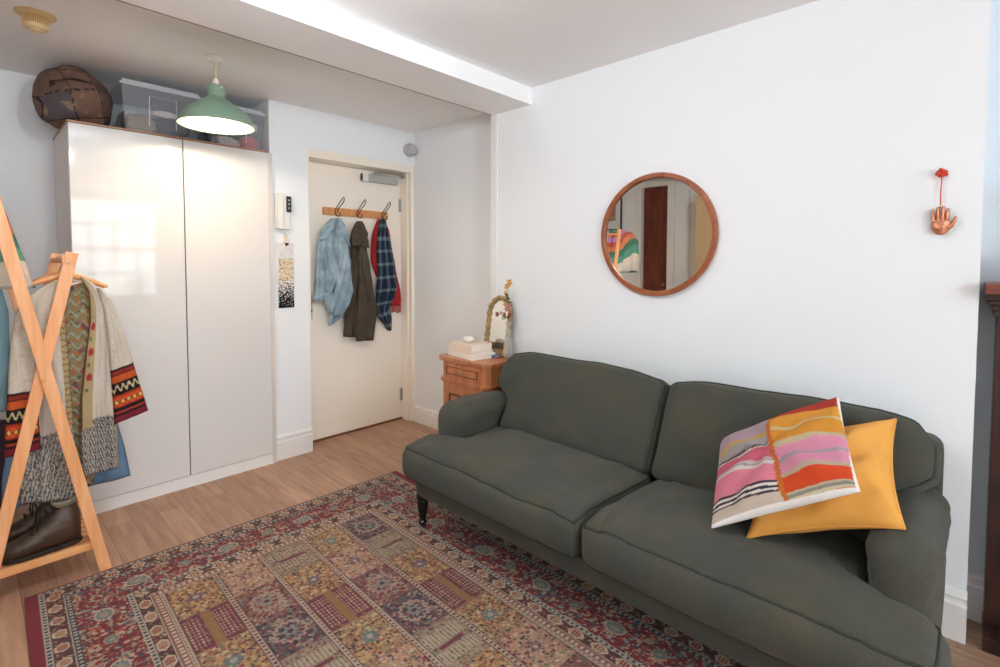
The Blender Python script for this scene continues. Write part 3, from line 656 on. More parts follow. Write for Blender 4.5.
def rugcol(u, v):
    n = len(u); C = np.zeros((n, 3)); C[:] = lin('#7c1c2c')
    du = np.minimum(u, RW-u); dv = np.minimum(v+.028, RL-v); e = np.minimum(du, dv); side = du <= dv
    t = np.where(side, v-RL/2, u-RW/2)
    def guard(a, b, base='#34343f', dot='#a9a79c'):
        mk = (e >= a) & (e < b); put(C, mk, base); c = (a+b)/2; h_ = (b-a)/2
        put(C, mk & (np.abs(np.abs(e-c)-h_) < .0032), '#b5a893')
        ph = (t/.020) % 1; put(C, mk & (np.abs(e-c) < h_*.5) & (np.abs(ph-.5) < .26), dot)
    def hexb(a, b, per, ln):
        mk = (e >= a) & (e < b); put(C, mk, '#4c2a2c'); c = (a+b)/2; h_ = (b-a)/2
        blobs(C, u, v, mk, .014, ['#8a4a40', '#a98c78', '#3a2c3a', '#8f6a50'], 3, .9, .3, .6)
        tt = ((t/per) % 1-.5)*per; d = np.maximum(np.abs(e-c)/(h_*.80), (np.abs(tt)*.8+np.abs(e-c)*.5*ln/h_)/(ln*.8)); hm = mk & (d < 1)
        put(C, hm, '#8e3e34'); put(C, hm & (np.abs((tt/.011) % 1-.5) < .25), '#b79a7a'); put(C, hm & (d > .72), '#c7b39c')
    hexb(.054, .103, .086, .026)
    # main border
    mk = (e >= .126) & (e < .275); put(C, mk, '#7a2329')
    vn = vnoise(u*26, v*26, 4); vn2 = vnoise(u*26+9, v*26+5, 8)
    put(C, mk & (np.abs(vn-.5) < .05), '#b59a84'); put(C, mk & (np.abs(vn2-.5) < .04), '#53606a')
    blobs(C, u, v, mk, .024, ['#a83a35', '#8d9a86', '#c2a78c', '#39394c', '#b07a50', '#6d1c26'], 11, .9, .26, .50)
    blobs(C, u, v, mk, .013, ['#b9a48f', '#2f2f42', '#96302e', '#8a8a78'], 21, .7, .26, .5)
    for per, off, rt_, re, ca, cb in ((.332, 0, .040, .028, '#8a9088', '#c9b89f'), (.332, .5, .024, .022, '#6f8a86', '#b98a6a')):
        tt = (((t/per+off) % 1)-.5)*per; d2 = (tt/rt_)**2+((e-.198)/re)**2; om = mk & (d2 < 1)
        put(C, om, ca); ang = np.arctan2(e-.198, tt); put(C, om & (np.sin(ang*12) > .2) & (d2 > .2) & (d2 < .75), '#5f6a68')
        put(C, om & (d2 > .74), cb); put(C, mk & (d2 < .14), '#9c8f7c')
    hexb(.292, .336, .186/2, .034)
    guard(.037, .054); guard(.103, .126); guard(.275, .292); guard(.336, .366, '#8a5a52', '#c9b39c')
    # field of garden compartments
    fm = e >= .366; cw = (RW-.732)/5; ch = .213; fu = u-.366; fv = v-.338
    ci = np.floor(fu/cw); cj = np.floor(fv/ch); lu = (fu/cw-ci-.5)*cw; lv = (fv/ch-cj-.5)*ch
    ty = np.floor(((ci*2+cj*3) % 7)+.001); rr = np.hypot(lu, lv); ang = np.arctan2(lv, lu)
    # every garden square: a ground, scattered florets, and one motif
    bases = ['#b08256', '#4a3a48', '#b0826c', '#74323e', '#988270', '#80423f', '#aa845e']
    for k_, bc in enumerate(bases):
        mk = fm & (ty == k_); put(C, mk, bc)
        if k_ in (0, 6):
            blobs(C, u, v, mk, .0135, ['#7a3330', '#c2a06a', '#7a7460', '#84503a', '#35303e', '#c7b08c'], 31+k_, .97, .34, .66)
            blobs(C, u, v, mk, .021, ['#8c5a44', '#6a6a5c', '#b4a58a'], 71+k_, .6, .22, .40)
            put(C, mk & (rr < .026+.008*np.sin(ang*8)), '#6a5668' if k_ == 0 else '#64787a'); put(C, mk & (rr < .011), '#a99c90')
        if k_ in (1, 5):
            put(C, mk & (np.abs(vn-.5) < .045), '#8f7a6c'); blobs(C, u, v, mk, .0145, ['#a8917c', '#85403e', '#8a6358', '#5f6864', '#2f2c3a'], 41+k_, .97, .34, .66)
            put(C, mk & (np.abs(rr-.050-.005*np.sin(ang*14)) < .0055), '#a98f80'); put(C, mk & (rr < .024+.006*np.sin(ang*6)), '#7c837c'); put(C, mk & (rr < .010), '#4a2a3a')
        if k_ == 2:
            blobs(C, u, v, mk, .0135, ['#c29c82', '#74303a', '#75765e', '#b8946a', '#40303e', '#cbb49a'], 51, .97, .34, .66); put(C, mk & (rr < .022+.007*np.sin(ang*7)), '#6c4450'); put(C, mk & (rr < .009), '#b8a48e')
        if k_ == 3:
            blobs(C, u, v, mk, .014, ['#7a4048', '#54283a', '#8f6a58'], 55, .9, .3, .6)
            a_ = ((lu/.0125) % 1); b_ = ((lv/.018) % 1); put(C, mk & (np.abs(a_-.5) < .2) & (np.abs(b_-.5) < .3) & (np.abs(lv) < .085) & (np.abs(lu) > .02), '#b39b86'); put(C, mk & (np.abs(lu) < .016), '#8f6c44')
        if k_ == 4:
            blobs(C, u, v, mk, .0135, ['#8a5a4c', '#6a6f5a', '#a89a7e', '#5f4a48'], 61, .97, .32, .62)
            a_ = ((lu/.014) % 1); put(C, mk & (np.abs(a_-.5) < .16) & (np.abs(lv) < .070) & (np.abs(lv) > .016), '#b0a288'); put(C, mk & (np.abs(lv) < .008) & (np.abs(lu) < .05), '#743440')
        # tree sprays reaching from one end of some squares
        if k_ in (2, 5):
            br_ = np.abs(lu-.35*(lv+.10)*np.sin(lv*60+k_)) ; put(C, mk & (br_ < .0028) & (lv > -.09), '#b5a08a')
            for q_ in range(6):
                yb = -.075+q_*.028; put(C, mk & (np.abs(np.abs(lu)-(lv-yb)*1.2) < .0024) & (lv > yb) & (lv < yb+.05), '#a8947e')
    dl = np.minimum(np.abs(np.abs(lu)-cw/2), np.abs(np.abs(lv)-ch/2)+np.where(np.abs(lv) > 0, .004, 0))
    lm = fm & (np.abs(np.abs(lu)-cw/2) < .0095); put(C, lm, '#b39b88'); put(C, lm & (np.abs((fv/.019) % 1-.5) < .2) & (np.abs(np.abs(lu)-cw/2) < .0045), '#3f3038')
    put(C, fm & (np.abs(np.abs(lu)-cw/2) > .0095) & (np.abs(np.abs(lu)-cw/2) < .013), '#5a3434')
    put(C, fm & ~lm & (np.abs(np.abs(lv)-ch/2) < .0022), '#8a6f60')
    g = (vnoise(u*260, v*260, 2)-.5)*.22+1; nb = vnoise(u*150, v*150, 6)[:, None]; C = C*(.76+.16*nb)+np.array([.120, .080, .070])*(.24-.16*nb); return np.clip(C*g[:, None], 0, 1)
th = math.radians(-1.65); U_ = np.array([math.cos(th), math.sin(th)]); V_ = np.array([math.sin(th), -math.cos(th)]); O_ = np.array([.113, 2.552])
NU, NV = 466, 656
uu, vv = np.meshgrid(np.linspace(0, RW, NU+1), np.linspace(0, RL, NV+1)); uf, vf = uu.ravel(), vv.ravel()
XY = O_+uf[:, None]*U_+vf[:, None]*V_
wave = .0012*np.sin(uf*5+vf*3)*0
VV = np.c_[XY, np.full(len(uf), RT)+wave]; CC = rugcol(uf, vf)
q = np.arange(NU*NV); i_, j_ = q % NU, q//NU; a = j_*(NU+1)+i_
FF = np.c_[a, a+NU+1, a+NU+2, a+1]
# side skirt and underside
ring = [i for i in range(NU+1)] + [j*(NU+1)+NU for j in range(1, NV+1)] + [NV*(NU+1)+i for i in range(NU-1, -1, -1)] + [j*(NU+1) for j in range(NV-1, 0, -1)]
low = VV[ring].copy(); low[:, 2] = .0004; b0 = len(VV); n = len(ring)
FL = FF.tolist() + [(ring[k], ring[(k+1) % n], b0+(k+1) % n, b0+k) for k in range(n)] + [tuple(b0+k for k in range(n))]
rug = obj('area_rug', (np.r_[VV, low], FL, np.r_[CC, CC[ring]]), M['rug'], None, False, (.93, 1.4, 0))
tag(rug, 'large red patterned oriental rug with garden squares and ornate borders in front of the sofa', 'rug')

#=====================================================================  SOFA
SY0, SY1 = .03, 1.90; SM = (SY0+SY1)/2; SS = .935
sofa = thing('sofa', (1.8, SM, 0), 'dark green-grey linen two-cushion sofa with rolled arms against the white wall', 'sofa')
def sm(a, b, x): t = max(0, min(1, (x-a)/(b-a))); return t*t*(3-2*t)
def f_base(v):
    p = rbox(v, (.39, (SY1-SY0)/2-.005, .075), .028); return Vector((1.815+p.x, SM+p.y, .235+p.z)) + Vector((-.006, 0, 0))*(1-v[2]**2)
cushion('base', f_base, sofa, M['linen'], (16, 40, 6))
bm = BM(); tube(bm, [(1.418, y, .258+.003*math.sin(y*9)) for y in np.linspace(SY0+.03, SY1-.03, 60)], .004, 6); obj('piping', bm, M['linen_d'], sofa, 'all')
def f_back(v):
    p = rbox(v, (.07, (SY1-SY0)/2-.02, .27), .045); z = .43+p.z; return Vector((2.165+p.x+.06*(z-.16)-.02, SM+p.y, z))
cushion('backrest', f_back, sofa, M['linen'], (8, 40, 14), [perim(.0, 40, 0)][:0])
def mk_arm(sgn):
    yc = SM+sgn*((SY1-SY0)/2-.077)
    def f(v):
        p = rbox(v, (.300, .072, .175), .071); x = 1.845+p.x; z = .400+p.z+.012*(x<9)*(p.x<.1)
        roll = sm(.40, .56, z); w = 1+.14*roll-.05*(1-roll); y = yc+p.y*w
        fr = sm(-.2, -1, v[0]); z += .012*sm(.0, .9, v[2])*math.sin((x-1.55)*9)
        x -= .012*(1-v[2]**2)*(1 if v[0] < -.9 else 0)
        # soft diagonal folds in the loose cover
        k = nz((x*.7+z*.9, y, z*1.6-x*.8), 9, 3+sgn); k2 = nz((x-z, y*2, z+x), 22, 5)
        d = .006*k+.0035*k2*(1 if sgn < 0 else .6)
        return Vector((x-d*.4, y-sgn*d*1.2, z+d))
    return f
for sgn in (1, -1):
    a = cushion('arm', mk_arm(sgn), sofa, M['linen'], (34, 22, 26))
def mk_seat(sgn):
    y0, y1 = (SS+.003, SY1+.022) if sgn > 0 else (SY0-.014, SS-.003)
    yc, hy = (y0+y1)/2, (y1-y0)/2
    def f(v):
        p = rbox(v, (.262, hy, .088), .05); x = 1.622+p.x; y = yc+p.y; z = .346+p.z
        b = v[1]*sgn
        if b > 0: y = yc+p.y*(1-(.163/hy)*sm(1.525, 1.60, x)*sm(0, 1, b))
        top = sm(-.2, 1, v[2]); z += .026*top*(1-v[0]**4)*(1-v[1]**4) - .012*top*abs(nz((x, y, 0), 4, 2+sgn))
        if v[0] < -.55: x -= .018*(1-v[2]**2)*(1-v[1]**6)
        z -= .012*sm(1.5, 1.38, x)*top; y -= .035*sm(1.42, 1.85, x)*sm(.2, -1, b)
        z += .010*nz((x, y, 0), 3, 9+sgn)*(.6) - .01*(1-v[1]**2)*sm(-.0, -1, v[2])*0
        if b > .8: y += sgn*.008*(1-v[2]**2)
        if b < -.8: z -= .008*top
        return Vector((x, y, z+.003*nz((x*1.4, y*2, z), 16)+.005*nz((x, y*1.3, z), 8, 4)*sm(-.5, .6, v[2])))
    return f
for sgn in (1, -1):
    f = mk_seat(sgn); cushion('seat_cushion', f, sofa, M['linen'], (40, 56, 10), [perim(1, 60), perim(-1, 60)], M['linen_d'], .0042)
TH = math.radians(27); ud = Vector((math.sin(TH), 0, math.cos(TH))); nd = Vector((-math.cos(TH), 0, math.sin(TH)))
def mk_bc(sgn):
    y0, y1 = (SS-.02, 1.835) if sgn > 0 else (.052, SS-.026)
    yc, hy = (y0+y1)/2, (y1-y0)/2
    def f(v):
        # v = (height, Y, thickness) ; front is +1
        p = rbox(v, (.212, hy, .078), .042); h = p.x; b = v[1]*sgn; cr_ = sm(.35, 1, v[0])*sm(.84, 1, b); h -= .055*cr_*sm(.84, 1, b)
        c = Vector((1.915, 0, .612)) - nd*.062
        y = yc+p.y; z0 = (c+ud*h).z
        if b > 0: y = yc+p.y*(1-((.11 if sgn > 0 else .12)/hy)*sm(.62, .52, z0)*sm(0, 1, b) - (.03/hy)*sm(.70, .80, z0)*sm(.5, 1, b))
        h2 = h-.020*sm(.6, 1, abs(v[1]))*sm(.3, 1, v[0]) + .006*(1-v[1]**2)*v[0]
        puff = .030*(1-v[0]**4)*(1-v[1]**4)
        t = p.z + puff*(1 if v[2] > 0 else .3)*abs(v[2]) if abs(v[2]) < 1 else p.z+math.copysign(puff*(1 if v[2] > 0 else .2), v[2])
        cr = .0075*nz((y*1.4, h*1.6, sgn), 7, 4) + .0035*nz((y*3, h*2, sgn), 15, 6) + .004*math.sin((y*7+h*9)*2)*sm(.2, .9, -b)*.6
        q_ = c+ud*h2+nd*(t+cr); return Vector((q_.x, y, q_.z+.008*nz((y*2, 0, 0), 2, 7)*sm(0, 1, v[0])))
    return f
for sgn in (1, -1):
    f = mk_bc(sgn); cushion('back_cushion', f, sofa, M['linen'], (24, 56, 8), [perim(1, 60), perim(-1, 60)], M['linen_d'], .0042)
for x, y in ((1.456, 1.872), (1.468, .09), (2.14, 1.845), (2.14, .09)):
    z0 = .0085 if x < 1.6 else .0005
    bm = BM(); lathe(bm, [(.030, .175), (.030, .150), (.024, .142), (.027, .132), (.024, .10), (.017, .06), (.015, .045), (.020, .040), (.020, .034), (.015, .030), (0, .030)], (x, y, 0), 22)
    lg = obj('leg', bm, M['black'], sofa)
    bm = BM(); lathe(bm, [(0, -.009), (.012, -.009), (.014, -.005), (.014, .005), (.012, .009), (0, .009)], (x, y, z0+.014), 18, 'y'); box(bm, x-.006, x+.006, y-.012, y+.012, z0+.022, .036, .002)
    obj('caster', bm, M['blackp'], lg)

#=====================================================================  PILLOWS
def pillow(name, BL, TL, TR, BR, th_, material, colf=None, n=56, pinch=.05, seed=0, flip=1, rim=None, back=1):
    BL, TL, TR, BR = map(Vector, (BL, TL, TR, BR)); V, C_ = [], []; idx = {}
    N_ = (TL-BL).cross(BR-BL).normalized()*flip
    if N_.x > 0 and N_.z < 0: N_ = -N_
    for s_ in (1, -1):
        for j in range(n+1):
            for i in range(n+1):
                if s_ < 0 and (i in (0, n) or j in (0, n)): idx[(s_, i, j)] = idx[(1, i, j)]; continue
                s = 2*i/n-1; t = 2*j/n-1; s = math.copysign(1-(1-abs(s))**1.4, s); t = math.copysign(1-(1-abs(t))**1.4, t)
                s2 = s*(1-pinch*(1-t*t)*abs(s)**2); t2 = t*(1-pinch*(1-s*s)*abs(t)**2)
                a, b = (s2+1)/2, (t2+1)/2
                p = BL*(1-a)*(1-b)+BR*a*(1-b)+TL*(1-a)*b+TR*a*b
                h = th_*max(0, (1-s*s)*(1-t*t))**.42*(1 if s_ > 0 else back)
                w = .006*nz((s*1.5, t*1.5, seed), 2.2, seed)*(1-s**4)*(1-t**4) + .004*math.sin(6*math.atan2(t, s)+seed)*(1-max(abs(s), abs(t)))*max(abs(s), abs(t))*4
                p = p+N_*(s_*h+w*2)
                idx[(s_, i, j)] = len(V); V.append(tuple(p)); C_.append(colf(a, 1-b, s_, s, t) if colf else (1, 1, 1))
    Fc = []
    for s_ in (1, -1):
        for j in range(n):
            for i in range(n):
                f = (idx[(s_, i, j)], idx[(s_, i+1, j)], idx[(s_, i+1, j+1)], idx[(s_, i, j+1)]); Fc.append(f if s_ > 0 else f[::-1])
    o = obj(name, (np.array(V), Fc, np.array(C_) if colf else None), material, None, 'all', tuple((BL+BR)/2))
    if rim:
        bm = BM(); path = [V[idx[(1, i, 0)]] for i in range(n)]+[V[idx[(1, n, j)]] for j in range(n)]+[V[idx[(1, n-i, n)]] for i in range(n)]+[V[idx[(1, 0, n-j)]] for j in range(n)]
        tube(bm, path, .004, 6, True); obj('piping', bm, rim, o, 'all')
    return o, V, idx, n
yo, _, _, _ = pillow('yellow_cushion', (1.565, .462, .455), (1.875, .51, .668), (1.965, .160, .785), (1.605, .106, .600), .066, M['yellow'], None, 90, .10, 3, 1, M['yellow'])
tag(yo, 'plain mustard yellow cushion leaning against the right end of the sofa back', 'cushion')
LS = [(0, '#b09aa4'), (.13, '#c9a050'), (.17, '#a39a98'), (.25, '#8f8890'), (.27, '#4a3a40'), (.285, '#c9c0b4'), (.30, '#c65f72'), (.43, '#b9b0ac'), (.45, '#8a8088'), (.46, '#cfc6bc'), (.49, '#d67f90'), (.66, '#3a3440'), (.68, '#d9d2c8'), (.70, '#3a3440'), (.72, '#d9d2c8'), (.735, '#4a4048'), (.75, '#c4b6a6')]
RS = [(0, '#b03a2c'), (.085, '#d9963a'), (.22, '#cdb98a'), (.25, '#d38f34'), (.40, '#bfae8c'), (.435, '#d990a8'), (.555, '#a39aa4'), (.59, '#d58ea6'), (.70, '#b9a890'), (.735, '#cf4a24'), (.85, '#b8ac90'), (.865, '#8a8880'), (.885, '#c9bd9c'), (.905, '#cf4322')]
def stripe(tab, t):
    c = tab[0][1]
    for k, h_ in tab:
        if t >= k: c = h_
    return lin(c)
def pcol(a, t, s_, s, tt):
    if s_ < 0 or a > .986 or t > .978-.012*math.sin(a*3): return lin('#ebe7e2')
    w = .006*math.sin(a*9)
    if abs(a-.49-.085*t) < .014+.007*(math.sin(t*150) > 0): return lin('#c46a2a')
    if a < .49+.085*t: return stripe(LS, t+w-.15)
    # the right half's red corner narrows towards the seam
    return stripe(RS, max(t+w-.07+(1-a)*.07*max(0, 1-t*3), 0))
so, PV, pidx, pn = pillow('striped_cushion', (1.522, .552, .466), (1.905, .662, .612), (1.920, .302, .838), (1.538, .190, .690), .052, M['attr'], pcol, 150, .03, 6, 1, None, .55)
tag(so, 'pink, orange and grey striped woven cushion lying on top of the mustard cushion', 'cushion')
#=====================================================================  NIGHTSTAND
NX0, NX1, NY0, NY1, NZ = 1.972, 2.250, 1.955, 2.362, .70
c = thing('nightstand', ((NX0+NX1)/2, (NY0+NY1)/2, 0), 'small antique brown wooden bedside cabinet with canted corners behind the far sofa arm', 'cabinet')
def oct_(e, cc=.035, z=0): return [(NX0-e, NY0-e+cc, z), (NX0-e+cc, NY0-e, z), (NX1, NY0-e, z), (NX1, NY1+e, z), (NX0-e+cc, NY1+e, z), (NX0-e, NY1+e-cc, z)]
def slab(bm, e, z0, z1, cc=.035): loft(bm, [oct_(e, cc, z0), oct_(e, cc, z1)])
bm = BM(); slab(bm, 0, .06, .675); obj('body', bm, M['walnut'], c, False)
bm = BM(); slab(bm, .012, .675, .682); slab(bm, .018, .682, .700); obj('top', bm, M['walnut'], c, False)
bm = BM(); slab(bm, .008, .548, .556); slab(bm, .012, .556, .566); slab(bm, .006, .566, .572); obj('moulding', bm, M['walnut'], c, False)
bm = BM(); slab(bm, .010, .04, .075); obj('base_moulding', bm, M['walnut'], c, False)
bm = BM(); box(bm, NX0-.006, NX0+.004, NY0+.052, NY1-.052, .585, .662, .003); dw = obj('drawer', bm, M['walnut'], c)
bm = BM(); ys0, ys1, zs0, zs1 = NY0+.068, NY1-.068, .600, .648
for (a, b, e, f) in ((ys0, ys1, zs0, zs0+.006), (ys0, ys1, zs1-.006, zs1), (ys0, ys0+.006, zs0, zs1), (ys1-.006, ys1, zs0, zs1)): box(bm, NX0-.011, NX0-.004, a, b, e, f, .002)
obj('drawer_beading', bm, M['walnut_d'], dw)
bm = BM(); lathe(bm, [(0, 0), (.013, 0), (.013, -.004), (.005, -.008), (.009, -.016), (.006, -.022), (0, -.023)], (NX0-.006, (NY0+NY1)/2, .624), 18, 'x'); obj('knob', bm, M['gold'], dw)
bm = BM(); box(bm, NX0-.006, NX0+.004, NY0+.052, NY1-.052, .10, .535, .003); dd = obj('cabinet_door', bm, M['walnut'], c)
bm = BM(); ys0, ys1, zs0, zs1 = NY0+.095, NY1-.095, .145, .490
for (a, b, e, f) in ((ys0, ys1, zs0, zs0+.012), (ys0, ys1, zs1-.012, zs1), (ys0, ys0+.012, zs0, zs1), (ys1-.012, ys1, zs0, zs1)): box(bm, NX0-.014, NX0-.004, a, b, e, f, .003)
obj('door_beading', bm, M['walnut_d'], dd)
for y in (NY0+.03, NY1-.03):
    for x in (NX0+.02, NX1-.03): bm = BM(); lathe(bm, [(0, 0), (.018, 0), (.022, .03), (.016, .045), (0, .045)], (x, y, 0), 16); obj('foot', bm, M['walnut_d'], c)
def book(x, y, z, w_, d_, h_, ang, cov, label, cat='book'):
    """w_ along the spine side, d_ deep; spine towards the room"""
    o = thing('book', (x, y, z), label, cat, 'books on the bedside cabinet'); R_ = Matrix.Rotation(ang, 3, 'Z')
    def bx(x0, x1, y0, y1, z0, z1, b=.001):
        bm = BM(); box(bm, x0, x1, y0, y1, z0, z1, b, 1); bmesh.ops.rotate(bm, verts=bm.verts, cent=(0, 0, 0), matrix=R_); bmesh.ops.translate(bm, verts=bm.verts, vec=(x, y, z)); return bm
    bm = BM()
    for (a, b, c_, d, e, f) in ((0, d_, 0, w_, 0, .003), (0, d_, 0, w_, h_-.003, h_), (-.002, .002, 0, w_, 0, h_)): box(bm, a, b, c_, d, e, f, .001, 1)
    bmesh.ops.rotate(bm, verts=bm.verts, cent=(0, 0, 0), matrix=R_); bmesh.ops.translate(bm, verts=bm.verts, vec=(x, y, z)); obj('cover', bm, cov, o, False)
    obj('pages', bx(.002, d_-.004, .004, w_-.004, .003, h_-.003, .0), M['paper'], o, False)
    return o
zt = .7005
book(1.985, 2.085, zt, .255, .175, .030, -.14, M['whitec'], 'white-covered book at the bottom of the small stack')
book(1.990, 2.095, zt+.0305, .235, .165, .012, -.10, M['cream'], 'thin cream book in the middle of the small stack')
book(1.992, 2.098, zt+.0430, .215, .160, .044, -.08, M['cream'], 'thick cream book on top of the small stack')
book(2.13, 2.045, zt, .085, .055, .016, .1, M['blue'], 'small blue book lying in front of the arched mirror')
bm = BM(); V, Fc = cubegrid(14, 14, 8, 1.1)
W = [(2.06+.030*Vector(v).normalized().x*(1+.3*nz(v, 3)), 2.20+.042*Vector(v).normalized().y*(1+.3*nz(v, 3, 2)), zt+.0875+.018*(1+Vector(v).normalized().z*(1+.3*nz(v, 4, 1)))) for v in V]
tag(obj('seashell', (np.array([(a, b, max(d, zt+.0877)) for a, b, d in W]), Fc), M['shell'], None, 'all', (2.06, 2.20, zt+.087)), 'small lumpy white shell on top of the stacked books', 'shell')
# arched mirror
c = thing('arched_mirror', (2.2, 2.1, zt), 'small arched mirror in a carved gilt frame standing on the bedside cabinet', 'mirror')
def ln_(y, z, e=0): return (2.192+(z-zt)*.155+e, y, z)    # leaning plane
YC_, HW, ZS = 2.102, .098, .955
def arch(hw, zb, extra=0, n=22): return [(YC_-hw, zb)] + [(YC_-hw*math.cos(PI*k/n), ZS+(hw*1.12)*math.sin(PI*k/n)) for k in range(n+1)] + [(YC_+hw, zb)]
bm = BM(); prism(bm, [ln_(y, z, .004) for y, z in arch(HW-.004, zt+.002)], (.010, 0, 0)); obj('mirror_back', bm, M['walnut_d'], c, False)
bm = BM(); prism(bm, [ln_(y, z, .001) for y, z in arch(HW-.024, zt+.048)], (.003, 0, 0)); obj('mirror_glass', bm, M['mirror'], c, False)
bm = BM(); pth = arch(HW-.012, zt+.014); pth.append(pth[0]); 
pp = resample([ln_(y, z, .0) for y, z in pth], 120); rr_ = [.0155+.0030*math.sin(k*1.15) for k in range(120)]; tube(bm, [tuple(x) for x in pp], rr_, 10)
box(bm, 2.186, 2.205, YC_-HW+.004, YC_+HW-.004, zt, zt+.044, .005)
for k in range(9): ball(bm, (2.192, YC_-HW+.018+k*(2*HW-.036)/8, zt+.026+.006*(k % 2)), (.006, .010, .010), 8)
for k in range(0, 120, 4): ball(bm, tuple(Vector(pp[k])+Vector((-.010, 0, 0))), (.005, .007, .007), 8)
obj('gilt_frame', bm, M['gold'], c, 'all')
# vase with flowers
vx, vy = 2.165, 1.972
c = thing('glass_vase', (vx, vy, zt), 'slim clear glass vase standing beside the arched mirror', 'vase')
bm = BM(); lathe(bm, [(0, 0), (.024, 0), (.028, .01), (.030, .06), (.022, .12), (.014, .17), (.013, .20), (.018, .225), (.016, .225), (.011, .20), (.012, .17), (.020, .12), (.0275, .06), (.025, .012), (0, .010)], (vx, vy, zt), 28); obj('vase_body', bm, M['glass'], c)
c = thing('flower_stem', (vx, vy, zt+.02), 'artificial flower sprig with yellow, pink and rust blooms in the glass vase', 'flowers')
bm = BM(); tube(bm, [(vx, vy, zt+.015), (vx+.002, vy+.001, zt+.22), (vx, vy-.004, zt+.30), (vx-.002, vy+.002, zt+.38), (vx-.004, vy-.008, zt+.44), (vx-.006, vy-.026, zt+.455)], [.0022]*4+[.0018, .0015], 6)
tube(bm, [(vx, vy-.002, zt+.24), (vx-.01, vy+.04, zt+.262), (vx-.01, vy+.075, zt+.262)], .0015, 5); tube(bm, [(vx, vy-.002, zt+.24), (vx-.01, vy-.03, zt+.27)], .0015, 5); obj('stem', bm, M['leaf'], c)
def flower(p, r, n, m_, nm='flower'):
    bm = BM(); p = Vector(p)
    for k in range(n):
        a = 2*PI*k/n+p.z*40; d = Vector((-.45, math.cos(a), math.sin(a))).normalized()
        ball(bm, p+d*r*.6, (r*.30, r*.5, r*.22), 10, d.to_track_quat('Y', 'Z').to_matrix())
    ball(bm, p+Vector((-r*.4, 0, 0)), r*.22, 8); obj(nm, bm, m_, c, 'all')
for p, r, m_ in (((vx-.01, vy-.024, zt+.45), .026, 'petal_y'), ((vx-.006, vy+.004, zt+.425), .020, 'petal_y'), ((vx-.004, vy+.012, zt+.39), .016, 'petal_y'), ((vx-.014, vy-.006, zt+.30), .022, 'petal_p'), ((vx-.012, vy-.020, zt+.315), .018, 'petal_p'),
                 ((vx-.012, vy-.028, zt+.262), .020, 'petal_r'), ((vx-.01, vy+.016, zt+.262), .018, 'petal_r'), ((vx-.014, vy+.07, zt+.262), .017, 'petal_r'), ((vx-.012, vy+.045, zt+.272), .012, 'petal_p'), ((vx-.006, vy+.018, zt+.325), .016, 'petal_y')): flower(p, r, 5, M[m_])
for p, d in (((vx, vy, zt+.33), (-.3, -.8, .5)), ((vx, vy, zt+.34), (-.3, .7, .6)), ((vx, vy, zt+.35), (-.6, -.5, .6)), ((vx, vy, zt+.36), (-.4, .2, .9)), ((vx, vy, zt+.34), (-.5, -1, .1)), ((vx, vy, zt+.245), (-.5, .6, -.1)), ((vx, vy, zt+.25), (-.5, .9, .1))): bm = BM(); leafm(bm, p, d, .045, .013); obj('leaf', bm, M['leaf'], c, False)

#=====================================================================  CLOTHES RACK
YR = 2.566; RB = 3.03
rk = thing('clothes_rack', (.18, 2.8, 0), 'pine wooden clothes rack with crossed legs and a slatted shoe shelf', 'clothes rack')
def bar(p0, p1, y0, wd=.040, dp=.019):
    p0, p1 = Vector((p0[0], 0, p0[1])), Vector((p1[0], 0, p1[1])); d = (p1-p0).normalized(); s_ = Vector((d.z, 0, -d.x))*wd/2
    bm = BM(); pts = [p0-s_, p0+s_, p1+s_, p1-s_]; pts = [Vector((p.x, y0, max(p.z, .0005))) for p in pts]; return prism(bm, pts, (0, dp, 0), .0025)
A0, A1, B0, B1 = (.358, .0), (.052, 1.60), (.004, .0), (.287, 1.305)
for y in (YR-.010, RB):
    obj('leg', bar(A0, A1, y), M['pine'], rk); obj('leg', bar(B0, B1, y+.0195), M['pine'], rk)
for y in (YR-.012, RB-.002):
    bm = BM(); lathe(bm, [(0, 0), (.007, 0), (.006, -.003), (0, -.004)], (.188, y+.002, .845-.03), 14, 'y'); obj('bolt', bm, M['pinex'], rk)
for (x, z) in ((.274, 1.275), (.062, 1.55)):
    bm = BM(); tube(bm, [(x, YR, z), (x, RB+.03, z)], .012, 14); obj('hanging_rail', bm, M['pinex'], rk)
obj('top_crossbar', box(BM(), .255, .300, YR+.02, YR+.032, 1.262, 1.30, .002), M['pine'], rk)
for ya in (YR+.011, RB-.018): obj('shelf_rail', box(BM(), .028, .335, ya, ya+.017, .098, .128, .002), M['pinex'], rk)
for k in range(9):
    y = YR+.036+k*.0475; obj('shelf_slat', box(BM(), .020, .345, y, y+.030, .104, .116, .002), M['pinex'], rk)
for x in (.03, .32): obj('shelf_support', box(BM(), x, x+.014, YR+.02, RB, .088, .104, .001), M['pinex'], rk)

def hanger(y, x, z, w_, drop, label, tiltc='pinex'):
    bm = BM(); pts = []
    for k in range(21): t = 2*k/20-1; pts.append((x+t*w_, y, z-.060-drop*abs(t)**1.3))
    h_ = thing('clothes_hanger', (x, y, z), label, 'hanger', 'wooden hangers on the rack')
    rad = [.007+.006*(1-abs(2*k/20-1)) for k in range(21)]; tube(bm, pts, rad, 10); obj('hanger_arm', bm, M[tiltc], h_)
    bm = BM(); tube(bm, [(x+.016*math.cos(a), y, z+.002+.016*math.sin(a)) for a in np.linspace(-.5, PI+.3, 14)][::-1] and [(x, y, z-.055), (x, y, z-.03), (x+.014, y, z-.018)]+[(x+.0175*math.cos(a), y, z+.0175*math.sin(a)) for a in np.linspace(-.7, PI, 12)], .0022, 7); obj('hanger_hook', bm, M['steel'], h_)
hanger(2.675, .274, 1.2775, .135, .055, 'pale wooden hanger holding the embroidered coat, nearest on the rack')
